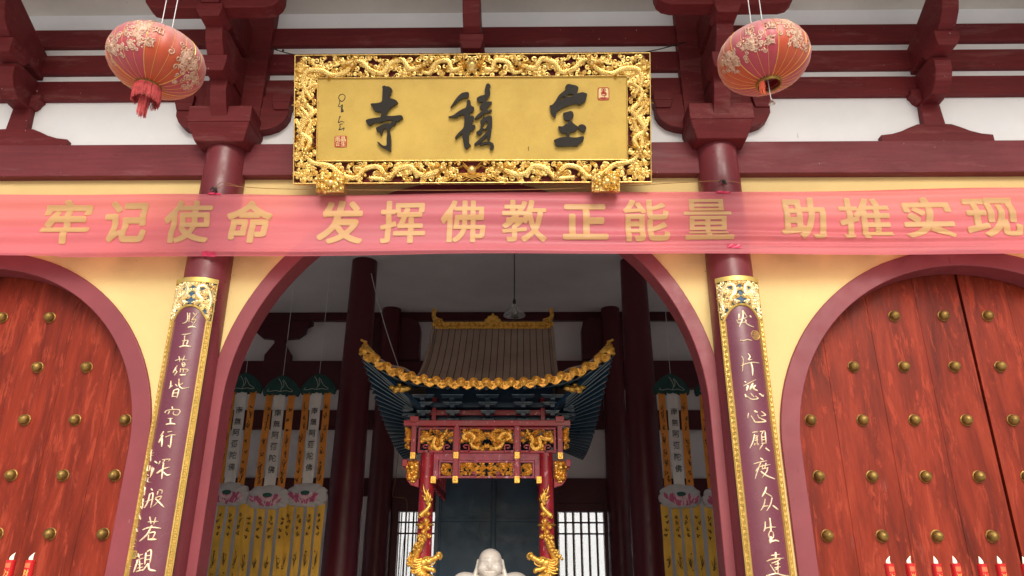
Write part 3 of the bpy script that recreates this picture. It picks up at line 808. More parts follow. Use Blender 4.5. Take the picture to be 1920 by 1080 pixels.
for x, y in ((-2.50, 6.3), (2.66, 6.3), (-2.42, 9.0), (2.52, 9.0), (-7.2, 6.3), (7.2, 6.3)):
    mb = MB(); k = 1.0 if y < 8 else .86
    mb.lathe([(.305 * k, FZ), (.30 * k, 2.5), (.285 * k, 4.2), (.255 * k, 6.2), (.24 * k, 7.665)], (x, y, 0), 36)
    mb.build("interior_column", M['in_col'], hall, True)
# lattice windows at the back
for x0, x1 in WIN:
    mb = MB()
    for a in ((x0 - .12, x0 + .01, 1.2, 3.44), (x1 - .01, x1 + .12, 1.2, 3.44), (x0 + .01, x1 - .01, 3.27, 3.44), (x0 + .01, x1 - .01, 1.2, 1.32)):
        mb.box(a[0], a[1], 9.20, 9.44, a[2], a[3])
    w = mb.build("window", M['in_red'], hall, False, .006)
    mb = MB(); nb = 6
    for i in range(1, nb):
        x = x0 + (x1 - x0) * i / nb; mb.box(x - .016, x + .016, 9.26, 9.30, 1.32, 3.27)
    for z in (3.06, 2.84, 1.75, 1.55): mb.box(x0 + .01, x1 - .01, 9.262, 9.298, z - .016, z + .016)
    mb.build("lattice", M['in_red'], w)
    mb = MB(); mb.box(x0 + .01, x1 - .01, 9.34, 9.345, 1.32, 3.27); mb.build("pane", M['pane'], w)
    mb = MB()
    for i in range(nb):
        x = x0 + (x1 - x0) * (i + .22) / nb; mb.box(x - .014, x + .014, 9.47, 9.51, 1.32, 3.27)
    mb.build("security_bar", M['steel'], w)

# door leaves in the side arches
STUD = MB()
STUD.lathe([(.060, 0), (.060, .006), (.052, .010), (.054, .024), (.049, .044), (.036, .062), (.018, .073), (.002, .077)], (0, 0, 0), 20, 'y')
stud_proto = None
def door_leaf(cx, zc, xs, studs):
    global stud_proto
    r = 1.90
    mb = MB()
    for a, b in zip(xs[:-1], xs[1:]):
        a += .0009; b -= .0009
        k = 8
        top = [(a + (b - a) * i / k) for i in range(k + 1)]
        poly = [(a, FZ + .02)] + [(x, zc + math.sqrt(max(.0, r * r - (x - cx) ** 2))) for x in top] + [(b, FZ + .02)]
        mb.xz(poly, .228, .285)
    d = mb.build("door_leaf", M['door'], hall, False, .0022)
    for x, z in studs:
        if stud_proto is None:
            o = STUD.build("stud", M['brass'], d, True)
            stud_proto = o
        else:
            o = link_copy(stud_proto, d)
        o.location = (x, .228, z)
        o.scale = (.93, .93, .93)
        o.rotation_euler = (rnd.uniform(-.05, .05), rnd.uniform(0, 6.28), rnd.uniform(-.05, .05))
ZS = [4.406 - .5243 * i for i in range(8)]
for s in (1, -1):
    cx = 4.9 * s
    seam = 4.978 * s
    inner = [3.29, 3.78, 4.27, 4.76]; outer = [5.20, 5.69, 6.18, 6.67]
    for xs_, edges in ((inner, [3.02, 3.53, 4.02, 4.52, 4.966]), (outer, [4.992, 5.44, 5.94, 6.43, 6.80])):
        st = [(s * x, z) for x in xs_ for z in ZS if (z < 3.03 or math.hypot(s * x - cx, z - 3.03) < 1.70)]
        ed = [s * e for e in edges]
        if s < 0: ed = ed[::-1]
        door_leaf(cx, 3.03, ed, st)
    mb = MB(); mb.box(cx - 1.99, cx + 1.99, .30, .33, FZ, 5.1); mb.build("seam_dark_sheet", M['dark'], hall)  # near-black sheet put in to stand for the darkness behind the door seams

# white wall added behind the hall so the rear windows look bright
mb = MB(); mb.box(-30, 30, 27.0, 27.3, 0, 7.0)
wl = mb.build("added_white_wall", M['added_wall']); tag(wl, "white wall added outside to brighten the rear lattice windows", "wall")

# ------------------------------------------------------------------ carved relief work
def rib2(mb, F, pts, w, th, taper=(.6, .35)):
    p = [F(a, b, 0) for a, b in pts]
    nn = [(Vector(F(a, b, 1)) - Vector(F(a, b, 0))).normalized() for a, b in pts]
    mb.ribbon(p, nn, w, th, taper)
def curl(mb, F, u, v, r, a0, hand, w, th, turns=1.25, tail=1.0):
    pts = []
    k = 13
    for i in range(k + 1):
        t = i / k
        rr = r * (1 - .80 * t); a = a0 + hand * turns * 2 * math.pi * t
        pts.append((u + rr * math.cos(a), v + rr * math.sin(a)))
    # a tail leading into the spiral
    ta = a0 - hand * math.pi / 2
    pts = [(pts[0][0] + math.cos(ta) * r * tail, pts[0][1] + math.sin(ta) * r * tail * .7)] + pts
    rib2(mb, F, pts, w, th)
def dragon(mb, F, path, w, th, rr, scales=True, legs=True, head=True, s=1.0):
    ln = [tuple(p)[:2] for p in smooth_line([(a, b, 0) for a, b in path], 7)]
    k = len(ln)
    ws = [w * (.45 + .55 * min(1, 3 * min(i / (k - 1) + .08, 1 - i / (k - 1) + .25))) for i in range(k)]
    rib2(mb, F, ln, ws, th, None)
    L = 0; nxt = 0; step = w * .62; q = 0
    for i in range(1, k):
        dx, dy = ln[i][0] - ln[i - 1][0], ln[i][1] - ln[i - 1][1]
        d = math.hypot(dx, dy)
        while scales and nxt < L + d:
            t = (nxt - L) / d
            px, py = ln[i - 1][0] + dx * t, ln[i - 1][1] + dy * t
            nx, ny = -dy / d, dx / d
            q += 1
            for o in ((-.55, .0, .55) if q % 2 else (-.28, .28)):
                c = F(px + nx * o * ws[i] * 1.2, py + ny * o * ws[i] * 1.2, th * (1.02 - abs(o) * .5))
                mb.sph(c, w * .26, 5, 3)
            # back fins
            if q % 2 == 0:
                f0 = (px + nx * ws[i] * .9, py + ny * ws[i] * .9); f1 = (px + nx * ws[i] * 1.9 + dx / d * w * .5, py + ny * ws[i] * 1.9 + dy / d * w * .5)
                rib2(mb, F, [f0, f1], w * .22, th * .8, (1, .2))
            nxt += step
        L += d
    if legs:
        for f in (.28, .7):
            i = int(k * f); px, py = ln[i]
            a = rr.uniform(0, 6.28)
            lx, ly = px + math.cos(a) * w * 2.2, py + math.sin(a) * w * 2.2
            rib2(mb, F, [(px, py), ((px + lx) / 2 + w * .4, (py + ly) / 2), (lx, ly)], w * .42, th * 1.15)
            for c_ in range(4):
                b = a + (c_ - 1.5) * .55
                rib2(mb, F, [(lx, ly), (lx + math.cos(b) * w * 1.1, ly + math.sin(b) * w * 1.1)], w * .17, th * 1.15, (1, .3))
    if head:
        hx, hy = ln[-1]; dx, dy = ln[-1][0] - ln[-4][0], ln[-1][1] - ln[-4][1]
        a = math.atan2(dy, dx)
        E = lambda p, q_: (hx + math.cos(a) * p - math.sin(a) * q_, hy + math.sin(a) * p + math.cos(a) * q_)
        for p, q_, r in ((0, 0, 1.05), (w * 1.3, w * .25, .72), (w * 2.1, w * .45, .5), (w * 1.2, -w * .6, .5), (w * .35, w * .75, .45)):
            mb.sph(F(*E(p, q_), th * .9), w * r, 7, 5)
        for q_ in (-1.5, -.8, .1, .9, 1.7):
            rib2(mb, F, [E(0, q_ * w * .4), E(-w * 1.6, q_ * w * .9), E(-w * 3.2, q_ * w * 1.5 + w * .3)], w * .24, th * 1.2, (1, .25))
        for q_ in (.7, -.7):
            rib2(mb, F, [E(w * 1.6, q_ * w * .3), E(w * 2.6, q_ * w * 1.2), E(w * 1.9, q_ * w * 1.9)], w * .12, th * 1.1, (1, .4))
def clouds(mb, F, u0, u1, v0, v1, n, r, w, th, rr, skip=None):
    for i in range(n):
        u, v = rr.uniform(u0, u1), rr.uniform(v0, v1)
        if skip and skip(u, v): continue
        s_ = rr.uniform(.6, 1.15) * r
        curl(mb, F, u, v, s_, rr.uniform(0, 6.28), rr.choice((-1, 1)), w * rr.uniform(.7, 1.2), th * rr.uniform(.6, 1.1), rr.uniform(.9, 1.4))
        if rr.random() < .5:
            a = rr.uniform(0, 6.28)
            rib2(mb, F, [(u, v), (u + math.cos(a) * r * 1.2, v + math.sin(a) * r * .8), (u + math.cos(a + .5) * r * 2.1, v + math.sin(a + .5) * r * 1.3)], w * .7, th * .8, (.6, .2))
        if rr.random() < .45:
            mb.sph(F(u, v, th * .7), w * rr.uniform(.9, 1.5), 6, 4)

# ------------------------------------------------------------------ name board over the middle arch
PW, PH = 1.786, 1.311
IX, I0, I1 = 1.548, .2345, 1.071
plq = empty("name_board", (.0437, -.38, 5.6013), "large gilded name board with dragon frame and three black characters over the middle arch", "name board")
plq.rotation_euler = (R(108.69), 0, 0)
mb = MB()
mb.box(-PW + .01, PW - .01, .01, PH - .01, -.075, -.05)
mb.build("back_panel", M['red_timber'], plq)
mb = MB(); mb.box(-IX - .01, IX + .01, I0 - .01, I1 + .01, -.049, -.015)
mb.build("gold_panel", M['gold_board'], plq)
mb = MB()
for a in ((-PW, PW, 0, .010), (-PW, PW, PH - .010, PH), (-PW, -PW + .010, .010, PH - .010), (PW - .010, PW, .010, PH - .010),
          (-IX - .008, IX + .008, I0 - .008, I0), (-IX - .008, IX + .008, I1, I1 + .008), (-IX - .008, -IX, I0, I1), (IX, IX + .008, I0, I1)):
    mb.box(a[0], a[1], a[2], a[3], -.085, .004)
mb.build("frame_edge", M['gold'], plq, False, .004)
FP = lambda u, v, h: (u, v, -.05 + h)
mb = MB(); rr = random.Random(3)
bw = I0
def mirror(f):
    # draws the left half, then its mirror image
    for s in (1, -1):
        f(lambda u, v, h, s=s: (s * u, v, -.017 + h))
def top_band(F):
    r2 = random.Random(11)
    vm = (I1 + PH) / 2
    dragon(mb, F, [(-1.62, .86), (-1.70, 1.02), (-1.66, 1.14), (-1.52, 1.15), (-1.40, 1.10), (-1.28, 1.13), (-1.20, 1.20)], .029, .026, r2)
    dragon(mb, F, [(-1.28, 1.22), (-1.12, 1.24), (-1.02, 1.15), (-.90, 1.12), (-.82, 1.22), (-.70, 1.25), (-.62, 1.16), (-.48, 1.20)], .029, .026, r2)
    dragon(mb, F, [(-.50, 1.13), (-.42, 1.12), (-.36, 1.22), (-.24, 1.24), (-.20, 1.15), (-.12, 1.16)], .027, .026, r2, head=False)
    clouds(mb, F, -1.76, -.02, I1 + .02, PH - .02, 235, .025, .0100, .013, r2)
def bottom_band(F):
    r2 = random.Random(12)
    dragon(mb, F, [(-1.70, .36), (-1.60, .22), (-1.42, .18), (-1.30, .09), (-1.16, .06), (-1.06, .15), (-.94, .17), (-.86, .09)], .028, .026, r2)
    dragon(mb, F, [(-1.02, .06), (-.84, .05), (-.74, .14), (-.62, .17), (-.52, .09), (-.40, .10), (-.30, .15)], .028, .026, r2)
    clouds(mb, F, -1.76, -.10, .02, bw - .02, 235, .025, .0100, .013, r2)
    for k in range(5):
        rib2(mb, F, [(-.02 - .05 * k - .02, .03), (-.01 - .03 * k, .045 + .012 * k), (0, .055 + .013 * k)], .007, .016, (1, 1))
def side_band(F):
    r2 = random.Random(13)
    dragon(mb, F, [(-1.60, 1.0), (-1.70, .92), (-1.66, .80), (-1.60, .72), (-1.68, .62), (-1.72, .52), (-1.62, .44), (-1.66, .34)], .028, .026, r2)
    dragon(mb, F, [(-1.72, .78), (-1.62, .62), (-1.70, .42), (-1.64, .30)], .022, .022, r2)
    clouds(mb, F, -1.768, -1.57, .10, 1.24, 200, .025, .0100, .013, r2)
for fn in (top_band, bottom_band, side_band): mirror(fn)
# front-facing dragon mask at the top and a flaming pearl at the bottom, on the centre line
vm = (I1 + PH) / 2
for u, v, r in ((0, vm, .06), (0, vm - .035, .045), (.045, vm + .025, .026), (-.045, vm + .025, .026), (.03, vm - .05, .022), (-.03, vm - .05, .022), (0, vm + .06, .03)):
    mb.sph(FP(u, v, .05), r, 9, 6)
for s in (-1, 1):
    for k in range(7):
        a = -1.0 + k * .36
        rib2(mb, FP, [(s * .05, vm), (s * (.05 + .07 * math.cos(a)), vm + .07 * math.sin(a)), (s * (.05 + .13 * math.cos(a + .25)), vm + .115 * math.sin(a + .25))], .009, .055, (1, .2))
    rib2(mb, FP, [(s * .02, .13), (s * .09, .18), (s * .15, .15), (s * .19, .19)], .012, .05, (1, .2))
    rib2(mb, FP, [(s * .04, .10), (s * .11, .09), (s * .17, .12), (s * .24, .09)], .012, .05, (1, .2))
    rib2(mb, FP, [(s * .04, .16), (s * .10, .22), (s * .17, .21)], .010, .05, (1, .2))
mb.sph(FP(0, .13, .05), .048, 14, 9)
mb.build("carved_frame", M['gold'], plq, True, 0, 50)
# two gilded supports hooked under the lower edge
for cx in (-1.392, 1.322):
    mb = MB(); r2 = random.Random(int(cx * 100))
    mb.box(cx - .135, cx + .135, -.10, .075, -.03, .085)
    for k in range(46):
        mb.sph((cx + r2.uniform(-.135, .135), r2.uniform(-.10, .08), .08 + r2.uniform(0, .03)), r2.uniform(.010, .027), 7, 5)
    for k in range(18):
        curl(mb, lambda u, v, h: (u, v, .09 + h), cx + r2.uniform(-.11, .11), r2.uniform(-.08, .06), r2.uniform(.018, .032), r2.uniform(0, 6.28), r2.choice((-1, 1)), .008, .026)
    mb.sph((cx + .01, -.01, .10), (.045, .04, .035), 10, 7)
    mb.sph((cx - .07, .03, .10), (.03, .03, .03), 9, 6); mb.sph((cx + .08, .02, .10), (.03, .03, .03), 9, 6)
    mb.build("support", M['gold'], plq, True, 0, 45)
# characters, traced brush outlines standing proud of the gold panel
def relief(loops, z0, z1, name, mat, parent, inset=0.0):
    """flat-faced relief from traced loops (first outer, others holes), in metres on the local XY plane"""
    mb_ = MB()
    poly = [[Vector((p[0], p[1], 0)) for p in lp] for lp in loops]
    tri = tessellate_polygon(poly)
    flat = [p for lp in loops for p in lp]
    mb_.add([(p[0], p[1], z1) for p in flat], [tuple(t) for t in tri])
    for lp in loops:
        n = len(lp)
        mb_.add([(p[0], p[1], z0) for p in lp] + [(p[0], p[1], z1) for p in lp], [(i, (i + 1) % n, (i + 1) % n + n, i + n) for i in range(n)])
    return mb_
def smooth_loop(lp, n=3):
    k = len(lp); out = []
    P_ = [Vector((a / 1000, b / 1000)) for a, b in lp]
    for i in range(k):
        p0, p1, p2, p3 = P_[i - 1], P_[i], P_[(i + 1) % k], P_[(i + 2) % k]
        for j in range(n):
            t = j / n; q = .5 * ((2 * p1) + (p2 - p0) * t + (2 * p0 - 5 * p1 + 4 * p2 - p3) * t * t + (3 * p1 - p0 - 3 * p2 + p3) * t ** 3)
            out.append((q.x, q.y))
    return out
for g in DATA['glyphs']:
    root = None
    mb = MB()
    for loops in g:
        L = [smooth_loop(lp) for lp in loops]
        m_ = relief(L, -.014, .022, "", None, None)
        mb.add(m_.v, m_.f)
    ch = mb.build("character", [M['black'], M['black_edge']], plq)
    bmx = bmesh.new(); bmx.from_mesh(ch.data)
    bmesh.ops.remove_doubles(bmx, verts=bmx.verts, dist=.00005)
    bmesh.ops.recalc_face_normals(bmx, faces=bmx.faces)
    for f in bmx.faces:
        if abs(f.normal.z) < .5: f.material_index = 1
    bmx.to_mesh(ch.data); bmx.free()
    b = ch.modifiers.new("round edge", 'BEVEL'); b.width = .007; b.segments = 3; b.limit_method = 'ANGLE'; b.angle_limit = R(60); b.material = 1; b.harden_normals = False
mb = MB()
for st in DATA['sig']:
    pts = smooth_line([(a / 1000, b / 1000, -.0145) for a, b in st[1:]], 4)
    mb.ribbon(pts, [(0, 0, 1)] * len(pts), st[0] / 1000 * .5, .004, (.9, .6))
mb.build("signature", M['ink'], plq)
def round_rect(x0, x1, y0, y1, r, n=5):
    out = []
    for cx, cy, a0 in ((x1 - r, y1 - r, 0), (x0 + r, y1 - r, 90), (x0 + r, y0 + r, 180), (x1 - r, y0 + r, 270)):
        for i in range(n + 1):
            a = R(a0 + 90 * i / n); out.append((cx + r * math.cos(a), cy + r * math.sin(a)))
    return out
def flat_glyph(mb, ch, x0, x1, y0, y1, F, off=0.0, cut=0.0):
    vs, fs = glyph(ch, x0, x1, y0, y1, min(off, .010), cut)
    mb.add([F(a, b) for a, b in vs], fs)
mb = MB(); lp = round_rect(-1.376, -1.253, .371, .486, .012)
m_ = relief([lp], -.015, -.010, "", None, None); mb.add(m_.v, m_.f)
s1 = mb.build("seal", M['seal_red'], plq)
mb = MB(); Fz = lambda a, b: (a, b, -.0085)
flat_glyph(mb, "雨", -1.368, -1.320, .425, .478, Fz, .012); flat_glyph(mb, "云", -1.366, -1.322, .380, .420, Fz, .012)
flat_glyph(mb, "晶", -1.314, -1.262, .428, .479, Fz, .012); flat_glyph(mb, "生", -1.314, -1.262, .380, .426, Fz, .012)
mb.build("seal_mark", M['seal_pale'], s1)
mb = MB()
m_ = relief([round_rect(1.258, 1.375, .832, .963, .022)], -.015, -.011, "", None, None); mb.add(m_.v, m_.f)
s2 = mb.build("seal", M['seal_red'], plq)
mb = MB(); m_ = relief([round_rect(1.267, 1.366, .841, .954, .018)], -.0115, -.0095, "", None, None); mb.add(m_.v, m_.f)
mb.build("seal_ground", M['seal_pale'], s2)
mb = MB()
C_ = lambda x, y, rx, ry: [(x + rx * math.cos(6.283 * i / 18), y + ry * math.sin(6.283 * i / 18)) for i in range(18)]
for lp in (C_(1.317, .933, .011, .015), C_(1.309, .905, .018, .013), C_(1.330, .902, .016, .012), C_(1.317, .852, .046, .010)):
    m_ = relief([lp], -.0098, -.0078, "", None, None); mb.add(m_.v, m_.f)
pts = smooth_line([(1.297, .905, -.009), (1.300, .885, -.009), (1.318, .880, -.009), (1.340, .880, -.009), (1.345, .898, -.009), (1.325, .866, -.009)], 4)
mb.ribbon(pts, [(0, 0, 1)] * len(pts), .0035, .003, None)
for s in (-1, 1):
    pts = [(1.317 + s * .020 * math.cos(a), .935 + .018 * math.sin(a), -.009) for a in [(-1.3 + .26 * i) for i in range(11)]]
    mb.ribbon(pts, [(0, 0, 1)] * len(pts), .0025, .003, None)
mb.build("seal_mark", M['seal_red'], s2)
# hanging cables from the upper corners back to the bracket posts
rot = Matrix.Rotation(R(108.69), 4, 'X'); inv = (Matrix.Translation((.0437, -.38, 5.6013)) @ rot).inverted()
for a, b in (((-2.27, -.14, 7.47), (-1.50, 1.30)), ((2.35, -.14, 7.51), (1.42, 1.30))):
    A = inv @ Vector(a); B = Vector((b[0], b[1], -.06))
    mb = MB(); pts = [A.lerp(B, i / 10) - Vector((0, .025 * math.sin(math.pi * i / 10), 0)) for i in range(11)]
    mb.tube(pts, .006, 5)
    mb.sph(A.lerp(B, .25), .014, 6, 4); mb.sph(A.lerp(B, .12), .012, 6, 4)
    mb.build("hanging_cable", M['wire'], plq, True)

# ------------------------------------------------------------------ banner
YB = -.30
def banner_edge(x):
    zt = 5.553 + .0055 * max(0, x) + .006 * math.sin(x * 1.7) - .012 * math.exp(-((x + 2.55) / .16) ** 2) - .004 * math.exp(-((x - 2.58) / .2) ** 2)
    zb = 4.858 + .006 * math.sin(x * .9 + 1.0) + (.012 if x < -4 else 0)
    return zt, zb
def fold(x, z):
    t = (z - 4.85) / .71
    a = .010 * math.sin(t * 23 + .5 * math.sin(x * .8)) * (.45 + .55 * math.sin(x * .55 + 1) ** 2)
    a += .012 * math.sin(t * 9.5 + x * .35 + .8) * (.4 + .6 * math.cos(x * .4) ** 2)
    w = math.exp(-((x - 3.6) / 2.2) ** 2)
    a += w * (.022 * math.exp(-((t - .27 - .02 * math.sin(x)) / .045) ** 2) - .020 * math.exp(-((t - .36 - .02 * math.sin(x)) / .05) ** 2) + .012 * math.exp(-((t - .14) / .03) ** 2))
    a += .018 * math.exp(-((t - .06) / .03) ** 2) * (.5 + .5 * math.sin(x * .7 + 2.2))
    a -= .03 * math.exp(-((t - 1.0) / .05) ** 2) * (.5 + .5 * math.sin(x * 1.1 + 3.6))
    a *= 1.35
    return YB - a + .02 * math.sin(x * 1.2) ** 2
ban = empty("banner", (0, 0, 0), "long pink red cloth banner with ochre characters stretched across the hall columns", "banner")
mb = MB(); rows_ = []
nx, nz = 420, 130
for j in range(nz + 1):
    row = []
    for i in range(nx + 1):
        x = -7.28 + 14.56 * i / nx; zt, zb = banner_edge(x); z = zb + (zt - zb) * j / nz
        row.append((x, fold(x, z), z))
    rows_.append(row)
mb.loft(rows_, False, False)
# hemmed top and bottom edge rolls
mb.build("cloth", M['banner'], ban, True, 0, 80)
for ch, bx in zip("牢记使命发挥佛教正能量助推实现", DATA['ban']):
    x0, x1, z0, z1 = [a / 1000 for a in bx]
    mb = MB()
    for vs, fs, i in bold(ch, x0, x1, z0, z1, {'量': .006, '能': .010, '教': .010, '佛': .010, '推': .011, '挥': .011, '使': .012}.get(ch, .0145), .018):
        mb.add([(a, fold(a, b) - .004 - .0006 * i, b) for a, b in vs], fs)
    mb.build("character", M['banner_text'], ban)
for x, z in ((-2.56, 5.548), (2.555, 5.545), (-2.50, 4.868), (2.59, 4.935)):
    mb = MB(); rw = []
    for j in range(4):
        rw.append([(x - .065 + .13 * i / 6, fold(x - .065 + .13 * i / 6, z - .02 + .04 * j / 3) - .007 - .003 * math.sin(i * 2 + j), z - .02 + .04 * j / 3 + .004 * math.sin(i)) for i in range(7)])
    mb.loft(rw, False, False)
    mb.build("tape", M['tape'], ban)
mb = MB()
mb.tube(smooth_line([(-2.555, -.285, 5.60), (-2.45, -.31, 5.63), (-2.30, -.315, 5.61), (-2.0, -.32, 5.585), (-1.5, -.33, 5.565), (-.6, -.335, 5.55), (.6, -.335, 5.552), (1.5, -.33, 5.585), (2.1, -.32, 5.63), (2.58, -.285, 5.67), (2.75, -.26, 5.65)], 6), .0035, 5)
mb.tube(smooth_line([(-2.56, -.28, 5.61), (-2.50, -.31, 5.66), (-2.38, -.30, 5.645), (-2.30, -.31, 5.61)], 6), .003, 5)
mb.build("tie_string", M['string'], ban, True)
for x, z in ((-2.56, 5.60), (2.57, 5.66)):
    mb = MB(); mb.tube([(x, -.27, z + .01), (x + .005, -.30, z), (x + .015, -.31, z - .05)], .007, 5); mb.sph((x, -.29, z), (.022, .02, .018), 7, 5)
    mb.tube([(x - .05, -.28, z - .005), (x - .02, -.30, z + .012), (x, -.29, z)], .006, 5)
    mb.build("wire_knot", M['wire'], ban, True)

# ------------------------------------------------------------------ curved couplet boards on the columns
RB = .265; HB = .214
def cyl(s, z, h=0.0):
    a = s / RB
    return ((RB + h) * math.sin(a), -(RB + h) * math.cos(a), z)
Z0, Z1 = 1.0, 4.62
def cyl_strip(mb, s0, s1, z0, z1, h0, h1, n=8):
    rings = []
    for i in range(n + 1):
        s_ = s0 + (s1 - s0) * i / n
        rings.append([cyl(s_, z0, h0), cyl(s_, z0, h1), cyl(s_, z1, h1), cyl(s_, z1, h0)])
    mb.loft(rings, True, True)
def crest_line(s):
    # lower edge of the carved crest: a smooth arch dropping to the borders
    t = min(1, abs(s) / .182)
    return 4.335 - .155 * (t ** 2.2)
mbB = MB(); cyl_strip(mbB, -HB, HB, Z0, Z1, -.035, 0.0, 14)
mbR = MB()
for s in (-1, 1):
    cyl_strip(mbR, s * HB, s * (HB - .010), Z0, Z1 - .045, -.035, .016, 2)
    cyl_strip(mbR, s * (HB - .010), s * (HB - .046), Z0, 4.20, 0.0, .009, 3)
    cyl_strip(mbR, s * (HB - .046), s * (HB - .056), Z0, 4.19, 0.0, .018, 2)
    mbR.ribbon([cyl(s * (.182 * i / 12), crest_line(.182 * i / 12), .0) for i in range(13)], [Vector(cyl(s * .182 * i / 12, 0, 1)) - Vector(cyl(s * .182 * i / 12, 0, 0)) for i in range(13)], .011, .018, None)
cyl_strip(mbR, -HB, HB, Z1 - .045, Z1, -.035, .022, 14)
# key fret on the outer borders
mbKs = []
for s in (-1, 1):
    mbK = MB(); mbKs.append(mbK)
    z = Z0 + .03; u0 = s * (HB - .028); k = 0
    while z < 4.17:
        d = 1 if k % 2 == 0 else -1
        a, b, c = .013, .013 * d, .016
        pts = [(-a, -.018), (-a, .016), (a, .016), (a, -.012), (-a * .2, -.012), (-a * .2, .006)]
        P3 = [cyl(u0 + p[0] * d * s, z + p[1] + .02, .008) for p in pts]
        NN = [Vector(cyl(u0, 0, 1)) - Vector(cyl(u0, 0, 0))] * len(P3)
        mbK.ribbon(P3, NN, .0034, .008, None)
        z += .047; k += 1
mbC = MB(); rows_ = []
for i in range(41):
    s_ = -HB + .012 + (2 * HB - .024) * i / 40
    zl = crest_line(s_)
    rows_.append([cyl(s_, zl + (Z1 - .046 - zl) * j / 6, .003) for j in range(7)])
mbC.loft(rows_, False, False)
mbG = MB()
for s in (1, -1):
    r2 = random.Random(21)
    FC = lambda u, v, h, s=s: cyl(s * u, v, .003 + h)
    dragon(mbG, FC, [(-.16, 4.28), (-.18, 4.40), (-.13, 4.52), (-.06, 4.53), (-.05, 4.45), (-.10, 4.40), (-.06, 4.37)], .019, .020, r2)
    clouds(mbG, FC, -.198, 0, 4.35, 4.565, 46, .022, .0075, .017, r2)
    clouds(mbG, FC, -.198, -.10, 4.22, 4.36, 22, .022, .0075, .017, r2, lambda u, v: v < crest_line(u) + .015)
boards = []
for sx, lab in ((-1, "purple red couplet board on the left column, small inscription beside its gold characters"),
                (1, "purple red couplet board on the right column, round gold seal below its first character")):
    bd = empty("couplet_board", (2.595 * sx, -.05, 0), lab, "couplet board", "couplet boards on the front columns")
    if not boards:
        parts = [mbB.build("panel", M['board'], bd, True, 0, 40), mbR.build("gold_border", M['gold_band'], bd, True, .0, 40),
                 mbKs[0].build("key_fret", M['gold'], bd), mbKs[1].build("key_fret", M['gold'], bd), mbC.build("crest_ground", M['blue'], bd, True), mbG.build("carved_crest", M['gold_pale'], bd, True, 0, 50)]
    else:
        for p in parts: link_copy(p, bd)
    boards.append(bd)
def brush(mb, st, h=.0, k=1.0):
    pts = smooth_line([(a / 1000, b / 1000, 0) for a, b in st[1:]], 4)
    w = max(.0050, st[0] / 1000 * .68) * k
    mb.ribbon([cyl(p.x, p.y, h) for p in pts], [Vector(cyl(p.x, 0, 1)) - Vector(cyl(p.x, 0, 0)) for p in pts], w, .010, (.8, .55))
for key, bd in (('cL', boards[0]), ('cR', boards[1])):
    for chs in DATA[key]:
        mb = MB()
        for st in chs: brush(mb, st)
        mb.build("character", M['gold_text'], bd, True, 0, 60)
mb = MB()
for chs in DATA['ins']:
    for st in chs: brush(mb, st, 0, .50)
mb.build("inscription", M['gold_text'], boards[0])
mb = MB(); cyl_strip(mb, -.150, -.105, 2.085, 2.148, 0, .006, 3)
sl = mb.build("seal", M['gold_band'], boards[0])
mb = MB(); Fs = lambda a, b: cyl(a, b, .0075)
flat_glyph(mb, "印", -.145, -.110, 2.092, 2.142, Fs); mb.build("seal_mark", M['ink'], sl)
mb = MB(); c0 = (.104, 4.040); r_ = .045
def arc_on(mb, pts, w=.0022):
    mb.ribbon([cyl(a, b, 0) for a, b in pts], [Vector(cyl(a, 0, 1)) - Vector(cyl(a, 0, 0)) for a, b in pts], w, .005, None)
arc_on(mb, [(c0[0] + r_ * math.cos(6.283 * i / 24), c0[1] + r_ * math.sin(6.283 * i / 24)) for i in range(25)])
for k in (-.028, -.014, 0, .014, .028):
    hh = math.sqrt(r_ * r_ - k * k) * .92
    arc_on(mb, [(c0[0] + k, c0[1] - hh), (c0[0] + k, c0[1] + hh)], .0016)
for k in (-.02, .006, .022):
    arc_on(mb, [(c0[0] - .035, c0[1] + k), (c0[0] + .035, c0[1] + k)], .0016)
mb.build("seal", M['gold_band'], boards[1])

